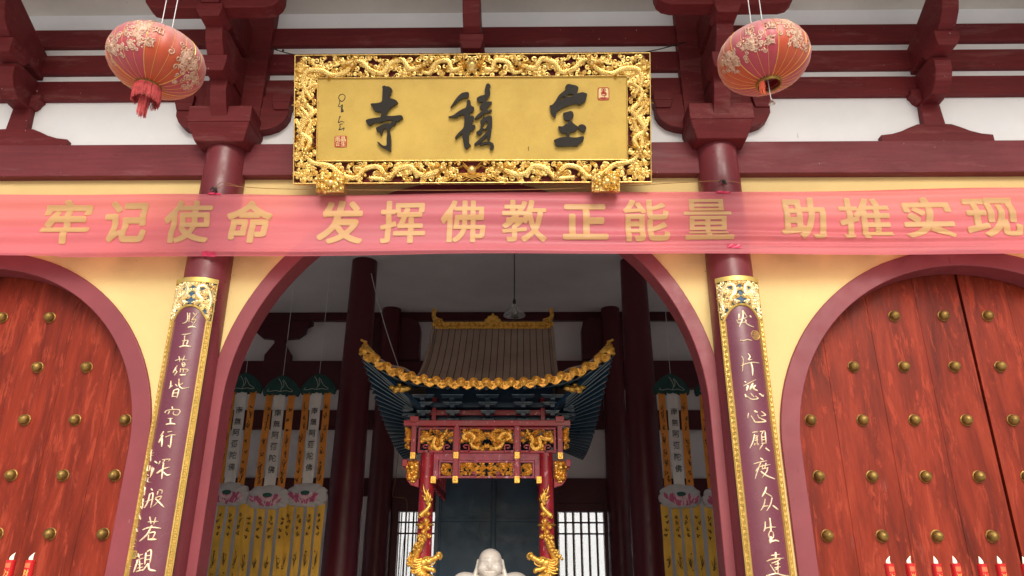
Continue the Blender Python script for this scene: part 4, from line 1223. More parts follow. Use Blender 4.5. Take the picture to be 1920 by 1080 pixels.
# ------------------------------------------------------------------ lanterns
def lantern(loc, a, rot, phase, label, fringe, glyphs):
    t = empty("lantern", loc, label, "lantern", "lanterns hanging from the eaves")
    t.rotation_euler = rot
    b = a * .655
    NG = 24; SUB = 4
    lat0, lat1 = -78, 76
    nl = 30
    mb = MB()
    def P(lon, lat, h=0.0):
        c = math.cos(R(lat)); s_ = math.sin(R(lat))
        g = (lon / (2 * math.pi) * NG) % 1.0
        puff = 1 - .022 * (1 - math.sin(math.pi * g) ** .8) * (c ** .4)
        rr_ = (a * (abs(c) ** .86) * puff + h)
        return (rr_ * math.cos(lon), rr_ * math.sin(lon), b * (1 if s_ >= 0 else -1) * abs(s_) ** .95 + h * s_)
    rows_ = []
    n = NG * SUB
    for i in range(nl + 1):
        lat = lat0 + (lat1 - lat0) * i / nl
        rows_.append([P(2 * math.pi * j / n + 1e-4, lat) for j in range(n)])
    mb.loft(rows_, True, False)
    body = mb.build("silk_body", M['lantern'], t, True, 0, 80)
    at = body.data.attributes.new("gore", 'FLOAT', 'FACE')
    vals = []
    for f in body.data.polygons:
        c = f.center; lon = math.atan2(c.y, c.x) % (2 * math.pi)
        g = int(lon / (2 * math.pi) * NG)
        vals.append(1.0 if ((g + phase) // 4) % 2 == 0 else 0.0)
    at.data.foreach_set('value', vals)
    mb = MB()
    for g in range(NG):
        lon = 2 * math.pi * g / NG
        thick = .0038 if (g + phase) % 4 == 0 else .0017
        mb.tube([P(lon, lat0 + (lat1 - lat0) * i / 22, .002) for i in range(23)], thick, 5)
    mb.build("rib", M['lantern_rib'], t, True)
    zb = P(0, lat0)[2]; rb = P(0.13, lat0)[0]
    zt = P(0, lat1)[2]; rt = P(0.13, lat1)[0]
    mb = MB(); mb.lathe([(rb - .022, .0), (rb + .004, .004), (rb + .008, -.012), (rb + .004, -.03), (rb - .004, -.034), (rb - .010, -.028), (rb - .010, .0)], (0, 0, zb), 40)
    mb.build("mouth_ring", M['brass'], t, True)
    mb = MB(); mb.lathe([(rb - .012, -.02), (rb - .014, .06), (rb * .55, .09), (0.001, .10)], (0, 0, zb), 32)
    mb.build("inner_lining", M['inner_red'], t, True)
    mb = MB(); mb.lathe([(rt + .004, -.004), (rt + .006, .02), (rt - .004, .03), (.02, .034), (.001, .034)], (0, 0, zt), 32)
    mb.build("top_cap", M['brass'], t, True)
    # fringe
    rf = random.Random(5 + phase); mb = MB()
    im = Matrix.Rotation(rot[1], 4, 'Y') .inverted()
    down = (im @ Vector((0, 0, -1)))
    if fringe:
        for k in range(440):
            an = rf.uniform(0, 6.283); L = rf.uniform(.115, .160)
            p0 = Vector(((rb + .006) * math.cos(an), (rb + .006) * math.sin(an), zb - .018))
            p1 = p0 + down * L + Vector((rf.uniform(-.007, .007), rf.uniform(-.007, .007), 0))
            mb.tube([p0, p0.lerp(p1, .5) + Vector((.003 * math.cos(an), .003 * math.sin(an), 0)), p1], [.0024, .0022, .0012], 4)
        for k in range(110):
            p0 = Vector((rf.uniform(-.032, .032), rf.uniform(-.032, .032), zb - .12))
            mb.tube([p0, p0 + down * rf.uniform(.15, .19)], [.0026, .0015], 4)
        mb.build("fringe", M['fringe'], t)
    else:
        an0 = math.atan2(-.5, -.75)
        for k in range(30):
            an = an0 + rf.uniform(-.22, .22)
            p0 = Vector(((rb) * math.cos(an), (rb) * math.sin(an), zb - .01))
            p1 = p0 + down * rf.uniform(.09, .16) + Vector((rf.uniform(-.012, .012), rf.uniform(-.012, .012), 0))
            mb.tube([p0, p1], [.004, .002], 4)
        mb.build("fringe", M['fringe_orange'], t)
    mb = MB()
    L = .10 if fringe else .165
    e = Vector((0, 0, zb + .05)); q = Vector((0, 0, zb)) + down * L
    mb.tube([e, q], .0035, 5)
    mb.build("bell_cord", M['white_cord'], t)
    mb = MB(); prof = [(.002, 0), (.010, -.004), (.013, -.02), (.017, -.036), (.026, -.050), (.030, -.060), (.026, -.060), (.012, -.03), (.002, -.02)]
    mb.lathe([(r * a / .42, h * a / .42) for r, h in prof], tuple(q), 20)
    mb.build("bell", M['steel'], t, True)
    # gold flower prints and characters on the crown
    for lon0, lat_0, k_ in glyphs[0]:
        mb = MB(); rq = random.Random(int(lon0 * 50))
        FL = lambda u, v, h, lon0=lon0, lat_0=lat_0: P(R(lon0) + u / a, lat_0 + math.degrees(v / b) * .9, .002 + h)
        for k in range(int(30 * k_)):
            u, v = rq.gauss(0, .055), rq.gauss(0, .05)
            curl(mb, FL, u, v, rq.uniform(.014, .028), rq.uniform(0, 6.28), rq.choice((-1, 1)), .0055, .0022)
        for fx, fy, fr in ((0, .01, .05), (.07, -.045, .034), (-.06, .055, .03)):
            for p in range(9):
                an = 6.283 * p / 9
                mb.sph(FL(fx + fr * math.cos(an), fy + fr * math.sin(an), -fr * .20), fr * .29, 8, 6)
            mb.sph(FL(fx, fy, -fr * .18), fr * .40, 9, 6)
        mb.build("flower_print", M['applique'], t, True, 0, 60)
    for ch, lon0, lat_0, sz in glyphs[1]:
        mb = MB(); FL = lambda u, v, h, lon0=lon0, lat_0=lat_0: P(R(lon0) + u / a, lat_0 + math.degrees(v / b) * .9, h)
        vs, fs = glyph(ch, -sz / 2, sz / 2, -sz / 2, sz / 2, .012, .012)
        k = len(vs)
        mb.add([FL(x, y, .006) for x, y in vs], fs)
        o = mb.build("printed_character", M['applique'], t)
        so_ = o.modifiers.new("thick", 'SOLIDIFY'); so_.thickness = .004; so_.offset = 0
    top = 8.07 - loc[2]
    mb = MB()
    inv_ = Matrix.Rotation(rot[1], 4, 'Y').inverted()
    for s_ in (-1, 1):
        mb.tube([(s_ * .05, 0, zt + .03), inv_ @ Vector((s_ * .052, 0, top))], .0042, 5)
    mb.build("hanging_cord", M['white_cord'], t)
    return t
lantern((-2.585, -1.70, 6.055), .396, (0, R(5), R(0)), 1, "faded orange and pink lantern with a full red fringe hanging before the left column", True,
        ([(-89, -12, 1.0), (-21, -14, 1.6), (-124, -24, .9), (8, -34, .9), (-84, 12, .8)], [("意", -70, -16, .085), ("如", -64, 10, .08)]))
lantern((2.67, -1.5, 6.20), .395, (0, R(-3), R(0)), 2, "faded pink and orange lantern with open brass mouth hanging before the right column", False,
        ([(-124, -18, 1.0), (-62, -14, 1.1), (-162, -20, 1.4), (-70, 14, .8)], [("寶", -100, -20, .085), ("進", -98, 8, .09), ("財", -122, 9, .09)]))

# ------------------------------------------------------------------ silk prayer streamers inside the hall
def streamer(x, y, label, seed):
    t = empty("prayer_streamer", (x, y + .02 * math.sin(seed * 5), .025 * math.sin(seed * 2.3)), label, "streamer", "silk prayer streamers inside the hall")
    rs = random.Random(seed); t.rotation_euler = (0, 0, .09 * math.sin(seed * 3.7))
    # lotus-leaf hood: a soft domed cloth cap
    mb = MB(); rows_ = []
    for j in range(13):
        v = j / 12
        row = []
        for i in range(29):
            u = i / 28 * 2 - 1
            half = .305 * (1 - .985 * v ** 1.25) if v < 1 else .004
            half = .325 * math.cos(v * 1.57) ** .62 * (1 if v > .18 else (.90 + .10 * v / .18))
            px = u * max(half, .002)
            pz = 4.90 + .345 * v - (.018 * abs(math.sin(u * 7.8)) if j == 0 else 0)
            py = -.055 * math.sqrt(max(0, 1 - u * u)) * (1 - v * .6) - .010 * math.sin(u * 14) * (1 - v)
            row.append((px, py, pz))
        rows_.append(row)
    mb.loft(rows_, False, False)
    rows2 = [[(p[0], .05 - p[1] * .4, p[2]) for p in r] for r in rows_]
    mb.loft(rows2, False, False)
    hood = mb.build("hood", M['hood_green'], t, True, 0, 80)
    mb = MB()
    for pts in ([(-.23, 4.955), (-.17, 4.945), (-.08, 4.96), (0, 4.945), (.09, 4.96), (.17, 4.945), (.20, 4.965), (.12, 5.02), (.07, 5.10), (.03, 5.15)],
                [(0, 4.95), (.02, 5.03), (-.01, 5.11), (-.05, 5.17)], [(.03, 5.0), (.05, 5.07), (.02, 5.13)], [(-.23, 4.955), (-.20, 4.985)]):
        P3 = [Vector((p[0], -.068 * math.sqrt(max(.02, 1 - (p[0] / .31) ** 2)) - .006, p[1])) for p in pts]
        mb.tube(smooth_line(P3, 4), .0045, 4)
    mb.build("piping", M['hood_line'], hood)
    def strip(mb, x0, x1, z0, z1, y0, amp, n=26):
        rows_ = []
        ph = rs.uniform(0, 6)
        for j in range(n + 1):
            z = z0 + (z1 - z0) * j / n
            d = amp * math.sin(z * 4 + ph) + amp * .4 * math.sin(z * 11 + ph * 2)
            sway = amp * .5 * math.sin(z * 1.7 + ph)
            rows_.append([(x0 + (x1 - x0) * i / 4 + sway, y0 + d + .006 * math.sin(i * 1.6 + z * 9), z) for i in range(5)])
        mb.loft(rows_, False, False)
        return ph
    def sprig(mb, cx, cz, s, y0):
        for k in range(6):
            a = 1.57 + rs.uniform(-.9, .9)
            L = s * rs.uniform(.5, 1.1)
            L2 = min(L, .055)
            p = [(cx, y0, cz), (cx + math.cos(a) * L2 * .5, y0, cz + math.sin(a) * L * .55), (cx + math.cos(a) * L2, y0, cz + math.sin(a) * L)]
            mb.ribbon(smooth_line(p, 3), [(0, -1, 0)] * 7, .0032, .002, (1, .3))
        for k in range(3):
            mb.sph((cx + rs.uniform(-.025, .025), y0, cz + rs.uniform(-.2, 1) * s), (.010, .003, .013), 6, 4)
    for x0, x1 in ((-.245, -.125), (.125, .245)):
        mb = MB(); strip(mb, x0, x1, 3.22, 4.93, -.02, .010)
        rb_ = mb.build("orange_ribbon", M['rib_orange'], t, True, 0, 80)
        mb = MB()
        for z in (4.62, 4.45, 4.28, 4.05, 3.86, 3.70, 3.55, 3.42): sprig(mb, (x0 + x1) / 2 + rs.uniform(-.02, .02), z, rs.choice((.05, .11, .16)), -.040)
        mb.build("painted_sprig", M['ink_brown'], rb_)
    mb = MB(); strip(mb, -.095, .088, 3.30, 4.95, -.03, .008)
    wr = mb.build("white_ribbon", M['rib_white'], t, True, 0, 80)
    mb = MB()
    for k, ch in enumerate("南無阿彌陀佛"):
        zc = 4.58 - k * .188
        vs, fs = glyph(ch, -.055, .055, zc - .058, zc + .058, .008)
        mb.add([(a, -.060, b) for a, b in vs], fs)
    mb.build("inscription", M['ink'], wr)
    # lotus pad with scalloped, crinkled rim
    mb = MB(); rings = []
    n = 44
    def outline(an, k):
        c, s_ = math.cos(an), math.sin(an)
        r = 1 + .035 * math.sin(an * 9 + seed) + .02 * math.sin(an * 17)
        return (.335 * k * (abs(c) ** .55) * (1 if c > 0 else -1) * r, (.165 * (abs(s_) ** .75) * (1 if s_ > 0 else -1) * r + (.045 * (1 - abs(c)) if s_ > 0 else 0)) * k)
    for k, yy in ((.03, -.105), (.4, -.105), (.75, -.09), (.92, -.06), (1.0, -.045)):
        ring = []
        for i in range(n):
            a = 6.283 * i / n
            ox, oz = outline(a, k)
            ring.append((ox, yy + (.010 * math.sin(a * 11 + seed) if k > .7 else 0), 3.185 + oz))
        rings.append(ring)
    rings.append([(p[0], .03, p[2]) for p in rings[-1]])
    mb.loft(rings, True, True)
    pad = mb.build("lotus_pad", M['pad'], t, True, 0, 60)
    mb = MB(); mb2 = MB()
    mb.sph((0, -.098, 3.150), (.215, .012, .070), 18, 6)
    for k in range(64):
        px = rs.gauss(0, .115); px = max(-.25, min(.25, px)); pz = 3.145 + abs(px) * .12 + rs.uniform(-.06, .05)
        a = .5 + px * 3.0 + rs.uniform(-.4, .4)
        (mb if k % 3 else mb2).sph((px, -.107, pz), (.020, .010, .050), 7, 5, Matrix.Rotation(px * 3.2, 3, 'Y'))
    for k in range(9):
        an = math.pi + math.pi * k / 8
        mb2.sph((.085 * math.cos(an), -.112, 3.205 + .05 * math.sin(an)), (.022, .009, .034), 7, 5)
    mb.build("lotus_petal", M['lotus'], pad, True); mb2.build("pale_petal", M['lotus_pale'], pad, True)
    mb = MB(); mb.sph((0, -.112, 3.232), (.080, .012, .036), 16, 8); mb.build("lotus_heart", M['green'], pad, True)
    for k in range(4):
        cx = -.262 + k * .172
        mb = MB(); strip(mb, cx - .062, cx + .062, 1.25, 3.08, -.02, .008)
        rb_ = mb.build("yellow_ribbon", M['rib_yellow'], t, True, 0, 80)
        mb = MB()
        for z in (2.86, 2.78, 2.68, 2.58): sprig(mb, cx + rs.uniform(-.02, .02), z, .05, -.040)
        for z in (2.12, 1.80): sprig(mb, cx + rs.uniform(-.01, .01), z, .22, -.040)
        mb.build("painted_sprig", M['ink_brown'], rb_)
    mb = MB(); mb.tube([(0, 0, 5.24), (0, 0, 7.66)], .004, 4); mb.build("hanging_string", M['white_cord'], t)
    return t
for x, lab, sd in ((-4.24, "prayer streamer with green hood, leftmost, half hidden by the arch", 1), (-3.59, "green hooded prayer streamer, middle one of the three on the left", 2),
                   (-2.97, "prayer streamer with green hood next to the left interior column", 3), (3.08, "prayer streamer with green hood just right of the right interior column", 4),
                   (3.78, "prayer streamer mostly hidden behind the right edge of the middle arch", 5)):
    streamer(x, 5.6, lab, sd)

# ------------------------------------------------------------------ pendant lamp
lamp = empty("pendant_lamp", (.405, 5.0, 6.10), "metal bell shaded pendant lamp hanging from the grey ceiling above the shrine", "lamp")
mb = MB(); prof = [(.030, .20), (.045, .19), (.055, .14), (.085, .115), (.14, .075), (.18, .02), (.188, 0), (.182, 0), (.135, .068), (.08, .105), (.04, .12), (.03, .16)]
mb.lathe(prof, (0, 0, 0), 32); mb.build("shade", M['steel'], lamp, True)
mb = MB(); mb.lathe([(.001, .015), (.032, .02), (.045, .05), (.032, .09), (.024, .12), (.001, .13)], (0, 0, 0), 16); mb.build("bulb", M['lamp_glass'], lamp, True)
mb = MB(); mb.tube([(0, 0, .19), (0, 0, 1.56)], .009, 6); mb.lathe([(.02, .18), (.028, .26), (.012, .30)], (0, 0, 0), 12); mb.build("cord", M['wire'], lamp, True)
mb = MB(); mb.tube(smooth_line([(-2.30, 6.02, 7.3), (-2.18, 6.0, 6.9), (-1.95, 6.0, 6.2), (-1.68, 6.0, 5.5), (-1.42, 6.0, 4.9)], 6), .007, 5)
tag(mb.build("loose_cable", M['white_cord']), "thin pale cable slanting down from the left interior column behind the shrine", "cable")
mb = MB(); mb.tube(smooth_line([(-2.02, 8.7, 4.9), (-2.03, 8.7, 4.5), (-2.06, 8.7, 3.9), (-2.1, 8.7, 3.55), (-2.0, 8.7, 3.5), (-1.82, 8.7, 3.45), (-1.80, 8.7, 3.1), (-1.85, 8.7, 2.2), (-1.86, 8.7, 1.0)], 5), .006, 5)
tag(mb.build("loose_cable", M['string']), "thin brown cable hanging crooked down the dark panel beside the left rear window", "cable")

# ------------------------------------------------------------------ shrine pavilion
CX = .09
shr = empty("shrine_pavilion", (CX, 2.6, FZ), "carved red and gold shrine pavilion with upswept tiled roof inside the middle arch", "shrine")
class SMB(MB):
    """mesh in shrine coordinates: x from the shrine axis, y and z in hall coordinates"""
    def build(s, name, mat, parent=None, smooth=False, bevel=0.0, ang=35):
        o = MB.build(s, name, mat, parent, smooth, bevel, ang)
        off = Matrix.Translation((0, -2.6, -FZ))
        if parent is shr or parent is None: o.data.transform(off)
        else: o.data.transform(off)
        return o
YF, YR = 2.2, 4.75
def eave_front(u):           # u in -1..1 -> x, z along the front eave
    a = abs(u)
    return 1.585 * u, 4.185 + .43 * a ** 3.2
side_pts = [(2.2, 1.585, 4.61), (2.8, 1.53, 4.29), (3.5, 1.485, 4.004), (4.2, 1.44, 3.80), (4.75, 1.385, 3.71)]
def eave_side(t):
    p = smooth_line([(a, b, c) for a, b, c in side_pts], 6)
    f = t * (len(p) - 1); i = min(int(f), len(p) - 2)
    return p[i].lerp(p[i + 1], f - i)
# roof skin: front slope, ridge, rear slope, skirts
def g_curve(v): return .30 * v + .70 * v ** 2.0
def roof_pt(x, v):
    """front slope at shrine x (|x|<=.93), v from eave to ridge"""
    u = x / 1.585
    ze = eave_front(u)[1]
    y = 2.22 + 1.68 * v
    return (x, y, ze + .02 + (5.50 - ze) * g_curve(v))
mb = SMB(); rows_ = []
for j in range(25):
    v = j / 24
    hw = .90 - .0 * v
    rows_.append([roof_pt(hw * (i / 40 * 2 - 1), v) for i in range(41)])
mb.loft(rows_, False, False)
mb.loft([[(p[0], 7.8 - p[1], p[2]) for p in r] for r in rows_], False, False)
roof = mb.build("roof", M['dust_tile'], shr, True, 0, 80)
# board joints and rolls on the roof
mb = SMB()
for k in range(-9, 10):
    x = k * .094
    mb.tube([(lambda p: (p[0], p[1] - .004, p[2] + .004))(roof_pt(x, j / 20)) for j in range(21)], .0035, 4)
mb.build("roof_joint", M['dark'], roof)
for s in (-1, 1):
    mb = SMB()
    mb.tube([(lambda p: (p[0], p[1] - .01, p[2] + .02))(roof_pt(s * .90, .10 + .9 * j / 20)) for j in range(21)], .028, 6)
    a = roof_pt(s * .90, .10)
    mb.tube(smooth_line([(a[0], a[1], a[2] + .02), (s * 1.05, 2.36, 4.44), (s * 1.25, 2.30, 4.48), (s * 1.45, 2.24, 4.60)], 6), .022, 6)
    mb.loft([[(s * .90, 2.40, 4.33), (s * 1.1, 2.32, 4.36), (s * 1.3, 2.26, 4.44), (s * 1.56, 2.22, 4.62)], [(s * .90, 2.8, 4.47), (s * 1.1, 2.8, 4.40), (s * 1.3, 2.8, 4.36), (s * 1.53, 2.8, 4.30)],
             [(s * .90, 3.9, 4.52), (s * 1.1, 3.9, 4.30), (s * 1.3, 3.9, 4.08), (s * 1.46, 3.9, 3.89)], [(s * .90, 4.75, 4.52), (s * 1.1, 4.75, 4.26), (s * 1.25, 4.75, 3.95), (s * 1.385, 4.75, 3.72)]], False, False)
    mb.loft([[(s * .89, 2.6, 4.3), (s * .89, 3.9, 5.48)], [(s * .89, 5.2, 4.3), (s * .89, 3.9, 5.48)]], False, False)
    mb.build("roof_ridge", M['dust_tile'], roof, True)
mb = SMB()
mb.box(-.92, .92, 3.86, 3.94, 5.49, 5.60)
for k in range(26): mb.sph((-.9 + k * .072, 3.85, 5.555), (.034, .02, .034), 8, 5)
poly = [(-.13, 5.60), (-.12, 5.64), (-.07, 5.665), (-.08, 5.69), (-.03, 5.70), (0, 5.745), (.03, 5.70), (.08, 5.69), (.07, 5.665), (.12, 5.64), (.13, 5.60)]
mb.xz(poly, 3.86, 3.92)
mb.build("ridge_rail", M['gold_dim'], roof, True, 0, 40)
for s in (-1, 1):
    mb = SMB(); c = s * .885
    mb.tube(smooth_line([(c - s * .20, 3.88, 5.60), (c - s * .13, 3.88, 5.66), (c - s * .05, 3.88, 5.62), (c, 3.88, 5.70), (c + s * .035, 3.88, 5.80), (c + s * .0, 3.88, 5.90), (c - s * .05, 3.88, 5.92)], 5), [.03] * 10 + [.06] * 8 + [.05] * 6 + [.035] * 4 + [.02] * 3, 8)
    for k in range(5):
        mb.tube([(c + s * .02, 3.86, 5.72 + k * .045), (c + s * (.06 + .01 * k), 3.84, 5.76 + k * .05)], [.018, .004], 5)
    for k in range(4):
        mb.tube([(c - s * .01, 3.86, 5.90), (c - s * (.03 - .03 * k), 3.85, 5.97)], [.013, .003], 4)
    for k in range(5):
        mb.sph((c - s * (.18 - .03 * k), 3.85, 5.66 + .01 * k), .022, 6, 4)
    mb.v = [(c + (p[0] - c) * .62, p[1], 5.58 + (p[2] - 5.58) * .62) for p in mb.v]
    mb.build("ridge_dragon", M['gold_dim'], roof, True)
# gilded eave edge: medallions and drip tiles
mb = SMB(); NE = 21
for k in range(NE):
    u = (k / (NE - 1)) * 2 - 1
    x, z = eave_front(u * .985)
    mb.lathe([(.0, .035), (.030, .034), (.040, .028), (.046, .034), (.056, .028), (.058, 0), (0, 0)], (x, 2.19, z + .045), 16, 'y')
    for q in range(6):
        a = 6.283 * q / 6; mb.sph((x + .024 * math.cos(a), 2.158, z + .045 + .024 * math.sin(a)), .011, 5, 4)
    if k < NE - 1:
        x2, z2 = eave_front((u + 1 / (NE - 1)) * .985)
        poly = [(x2 - .080, z2 + .055), (x2 + .080, z2 + .055), (x2 + .078, z2 + .005), (x2 + .045, z2 - .030), (x2, z2 - .052), (x2 - .045, z2 - .030), (x2 - .078, z2 + .005)]
        mb.xz(poly, 2.165, 2.195)
        for q in range(12):
            mb.sph((x2 + rnd.uniform(-.06, .06), 2.162, z2 + rnd.uniform(-.025, .045)), .013, 5, 4)
mb.build("eave_ornament", M['gold_dim'], roof, True, 0, 50)
for s in (-1, 1):
    mb = SMB(); b = Vector((s * 1.56, 2.20, 4.66))
    pts = smooth_line([b + Vector((-s * .28, .03, -.13)), b + Vector((-s * .16, .02, -.05)), b + Vector((-s * .05, 0, .06)), b + Vector((s * .0, 0, .15)), b + Vector((-s * .03, -.01, .22)), b + Vector((s * .035, -.03, .265))], 5)
    mb.tube(pts, [.02 + .045 * math.sin(math.pi * min(1, i / 20)) for i in range(len(pts) - 5)] + [.04, .034, .028, .022, .016], 8)
    mb.sph(b + Vector((s * .045, -.03, .275)), .028, 8, 5)
    for k in range(5): mb.sph(b + Vector((-s * (.02 + .035 * k), -.01, .20 - .05 * k)), .026, 6, 4)
    mb.lathe([(0, .03), (.035, .03), (.05, .02), (.055, 0)], (s * 1.60, 2.21, 4.615), 12, 'y')
    mb.v = [(b.x + (p[0] - b.x) * .72, p[1], b.z + (p[2] - b.z) * .52 - .03) for p in mb.v]
    mb.build("corner_dragon", M['gold_dim'], roof, True)
    mb = SMB(); c = Vector((s * 1.10, 2.50, 4.22))
    for q, r in (((0, 0, 0), .06), ((s * .07, -.02, 0), .05), ((s * .12, -.03, .015), .035), ((-s * .06, 0, .01), .05), ((s * .03, -.03, .05), .025), ((s * .08, -.02, -.04), .03)):
        mb.sph(c + Vector(q), (r * 1.2, r, r * .8), 8, 6)
    mb.build("beam_end_beast", M['gold_dim'], shr, True)
# blue green rafters fanning under the eaves
inner_f, inner_z = 2.80, 4.02
mb = SMB(); mbe = SMB()
def rafter(p0, p1, w, h):
    p0 = Vector(p0); p1 = Vector(p1); d = (p1 - p0).normalized()
    side = d.cross(Vector((0, 0, 1))).normalized() * w; up = side.cross(d).normalized() * h
    ring = lambda p: [p - side - up, p + side - up, p + side + up, p - side + up]
    mb.loft([ring(p0), ring(p1)], True, True)
    q = 1.05
    ring2 = lambda p: [p - side * .55 - up * 1.04, p + side * .55 - up * 1.04, p + side * .55 - up * 1.01, p - side * .55 - up * 1.01]
    mbe.loft([ring2(p0.lerp(p1, .03)), ring2(p0.lerp(p1, .80))], True, True)
NS = 24
for s in (-1, 1):
    lo = []; li = []
    for k in range(NS + 1):
        t = k / NS; p = eave_side(t)
        o = (s * p.y, p.x, p.z - .03); i_ = (s * .86, 2.70 + (4.75 - 2.70) * t, 4.02 - .12 * t)
        lo.append((o[0], o[1], o[2] + .045)); li.append((i_[0], i_[1], i_[2] + .045))
        rafter(o, i_, .020, .024)
    mb.loft([lo, li], False, False)
NFr = 26
lo = []; li = []
for k in range(NFr + 1):
    u = k / NFr * 2 - 1
    x, z = eave_front(u * .99)
    o = (x, 2.23, z - .02); i_ = (x * .80, 2.86, 4.34)
    lo.append((o[0], o[1], o[2] + .04)); li.append((i_[0], i_[1], i_[2] + .04))
    if 0 < k < NFr: rafter(o, i_, .020, .022)
mb.loft([lo, li], False, False)
raf = mb.build("rafters", M['teal'], shr, False)
mbe.build("rafter_edge", M['teal_edge'], raf)
# bracket tiers, red posts and rail above the frieze
mb = SMB(); mb.box(-.86, .86, 3.02, 3.06, 3.80, 4.42); mb.box(-.90, .90, 2.84, 3.0, 4.06, 4.12); mb.build("bracket_back", M['teal'], shr)
mb = SMB()
mb.box(-.80, .80, 2.90, 2.95, 3.965, 4.035)
for s in (-1, 1): mb.box(s * .72 - .030, s * .72 + .030, 2.88, 2.94, 3.78, 4.20)
mb.build("upper_rail", M['shrine_red'], shr, False, .004)
for x in (-.84, -.46, 0, .46, .84, -1.02, 1.02):
    mb = SMB(); mbw = SMB()
    yb_ = 2.88 if abs(x) < 1 else 3.1
    for q, z in enumerate((3.86, 3.955, 4.05, 4.13)):
        hw = (.075, .095, .125, .150)[q]; yy = yb_ - .05 - q * .075
        poly = [(x - hw, z + .045), (x + hw, z + .045), (x + hw * .86, z + .005), (x + hw * .45, z), (x - hw * .45, z), (x - hw * .86, z + .005)]
        mb.xz(poly, yy, yy + .055)
        mb.box(x - .030, x + .030, yy - .055, yb_ + .02, z - .035, z + .002)
        mbw.box(x - hw * .98, x + hw * .98, yy - .003, yy - .001, z + .036, z + .043)
    b = mb.build("bracket", M['teal'], shr, False, .003)
    mbw.build("bracket_edge", M['teal_edge'], b)
for s in (-1, 1):
    mb = SMB()
    for q in range(6):
        for z_ in range(3):
            yy = 3.0 + q * .27; zz = 3.86 + z_ * .075; xx = s * (.90 + z_ * .07)
            mb.box(min(xx, xx + s * .10), max(xx, xx + s * .10), yy - .07 - z_ * .02, yy + .07 + z_ * .02, zz, zz + .04)
            mb.box(min(s * .86, xx + s * .12), max(s * .86, xx + s * .12), yy - .025, yy + .025, zz - .04, zz)
    mb.build("side_brackets", M['teal'], shr, False, .003)

# frieze: red frames filled with openwork gilding
YP = 2.60
def frame(mb, x0, x1, z0, z1, w, y0=YP, y1=YP + .05):
    mb.box(x0, x1, y0, y1, z1 - w, z1); mb.box(x0, x1, y0, y1, z0, z0 + w)
    mb.box(x0, x0 + w, y0, y1, z0 + w, z1 - w); mb.box(x1 - w, x1, y0, y1, z0 + w, z1 - w)
def fret(mb, x, z, sx, sz, s=.10, w=.016):
    pts = [(0, 0), (1, 0), (1, .72), (.38, .72), (.38, .38), (.66, .38)]
    for a, b in zip(pts[:-1], pts[1:]):
        xa, xb = sorted((x + sx * a[0] * s, x + sx * b[0] * s)); za, zb = sorted((z + sz * a[1] * s, z + sz * b[1] * s))
        mb.box(xa - w / 2, xb + w / 2, YP - .012, YP + .03, za - w / 2, zb + w / 2)
mb = SMB()
mb.box(-1.06, 1.06, YP - .06, YP + .07, 3.755, 3.825)
for s in (-1, 1):
    mb.box(s * .925 - .055, s * .925 + .055, YP - .075, YP + .08, 3.80, 3.875)
mb.build("top_rail", M['shrine_red'], shr, False, .005)
UX = [(-.875, -.40), (-.365, .365), (.40, .875)]
for x0, x1 in UX:
    mb = SMB()
    frame(mb, x0, x1, 3.425, 3.75, .030)
    for s, xx in ((1, x0 + .035), (-1, x1 - .035)):
        fret(mb, xx, 3.445, s, 1, .105, .018)
    mb.build("frieze_frame", M['shrine_red'], shr, False, .003)
mb = SMB()
mb.box(-.74, .74, YP + .02, YP + .06, 3.335, 3.425)
for x0, x1 in ((-.60, -.40), (-.355, .355), (.40, .60)):
    frame(mb, x0, x1, 3.115, 3.33, .026)
for s in (-1, 1):
    mb.box(s * .635 - .03, s * .635 + .03, YP, YP + .05, 3.10, 3.335)
    for xx in (.20,): fret(mb, s * xx, 3.135, -s, 1, .07, .014)
mb.build("lower_frieze_frame", M['shrine_rosy'], shr, False, .003)
for x, y, z in ((-.925, -.05, 3.40), (.925, -.05, 3.40), (-.383, -.045, 3.12), (.383, -.045, 3.12)):
    mb = SMB(); mb.box(x - .032, x + .032, YP + y, YP + .03, z, 3.80)
    mb.build("hanging_post", M['shrine_red'], shr, False, .004)
for x, z in ((-.925, 3.34), (.925, 3.34), (-.383, 3.345), (.383, 3.345), (-.383, 3.05), (.383, 3.05), (-.655, 3.045), (.655, 3.045)):
    mb = SMB()
    mb.box(x - .034, x + .034, YP - .055, YP + .03, z, z + .085)
    mb.box(x - .016, x + .016, YP - .062, YP - .05, z + .018, z + .066)
    mb.build("gilded_pendant", M['gold_dim'], shr, False, .006)
mb = SMB(); r3 = random.Random(31)
for x0, x1 in UX:
    xm = (x0 + x1) / 2
    big = x1 - x0 > .6
    for s in ((1, -1) if big else ((1,) if x0 < 0 else (-1,))):
        FF = lambda u, v, h, s=s, xm=xm: (xm + s * u, YP + .02 - h, v)
        r4 = random.Random(32)
        if big:
            dragon(mb, FF, [(-.04, 3.50), (-.12, 3.48), (-.20, 3.54), (-.16, 3.62), (-.24, 3.68), (-.30, 3.62), (-.22, 3.58)], .026, .030, r4)
            dragon(mb, FF, [(-.02, 3.60), (-.06, 3.66), (-.10, 3.70), (-.18, 3.71)], .020, .030, r4)
            clouds(mb, FF, -.32, 0, 3.46, 3.72, 62, .026, .0095, .022, r4, lambda u, v: u < -.20 and v < 3.56)
        else:
            dragon(mb, FF, [(-.16, 3.69), (-.19, 3.61), (-.10, 3.60), (-.03, 3.62), (-.04, 3.52), (.02, 3.47), (.07, 3.52), (.06, 3.60), (.10, 3.66)], .028, .032, r4)
            clouds(mb, FF, -.20, .20, 3.46, 3.72, 74, .026, .0095, .022, r4, lambda u, v: abs(u) > .10 and v < 3.55)
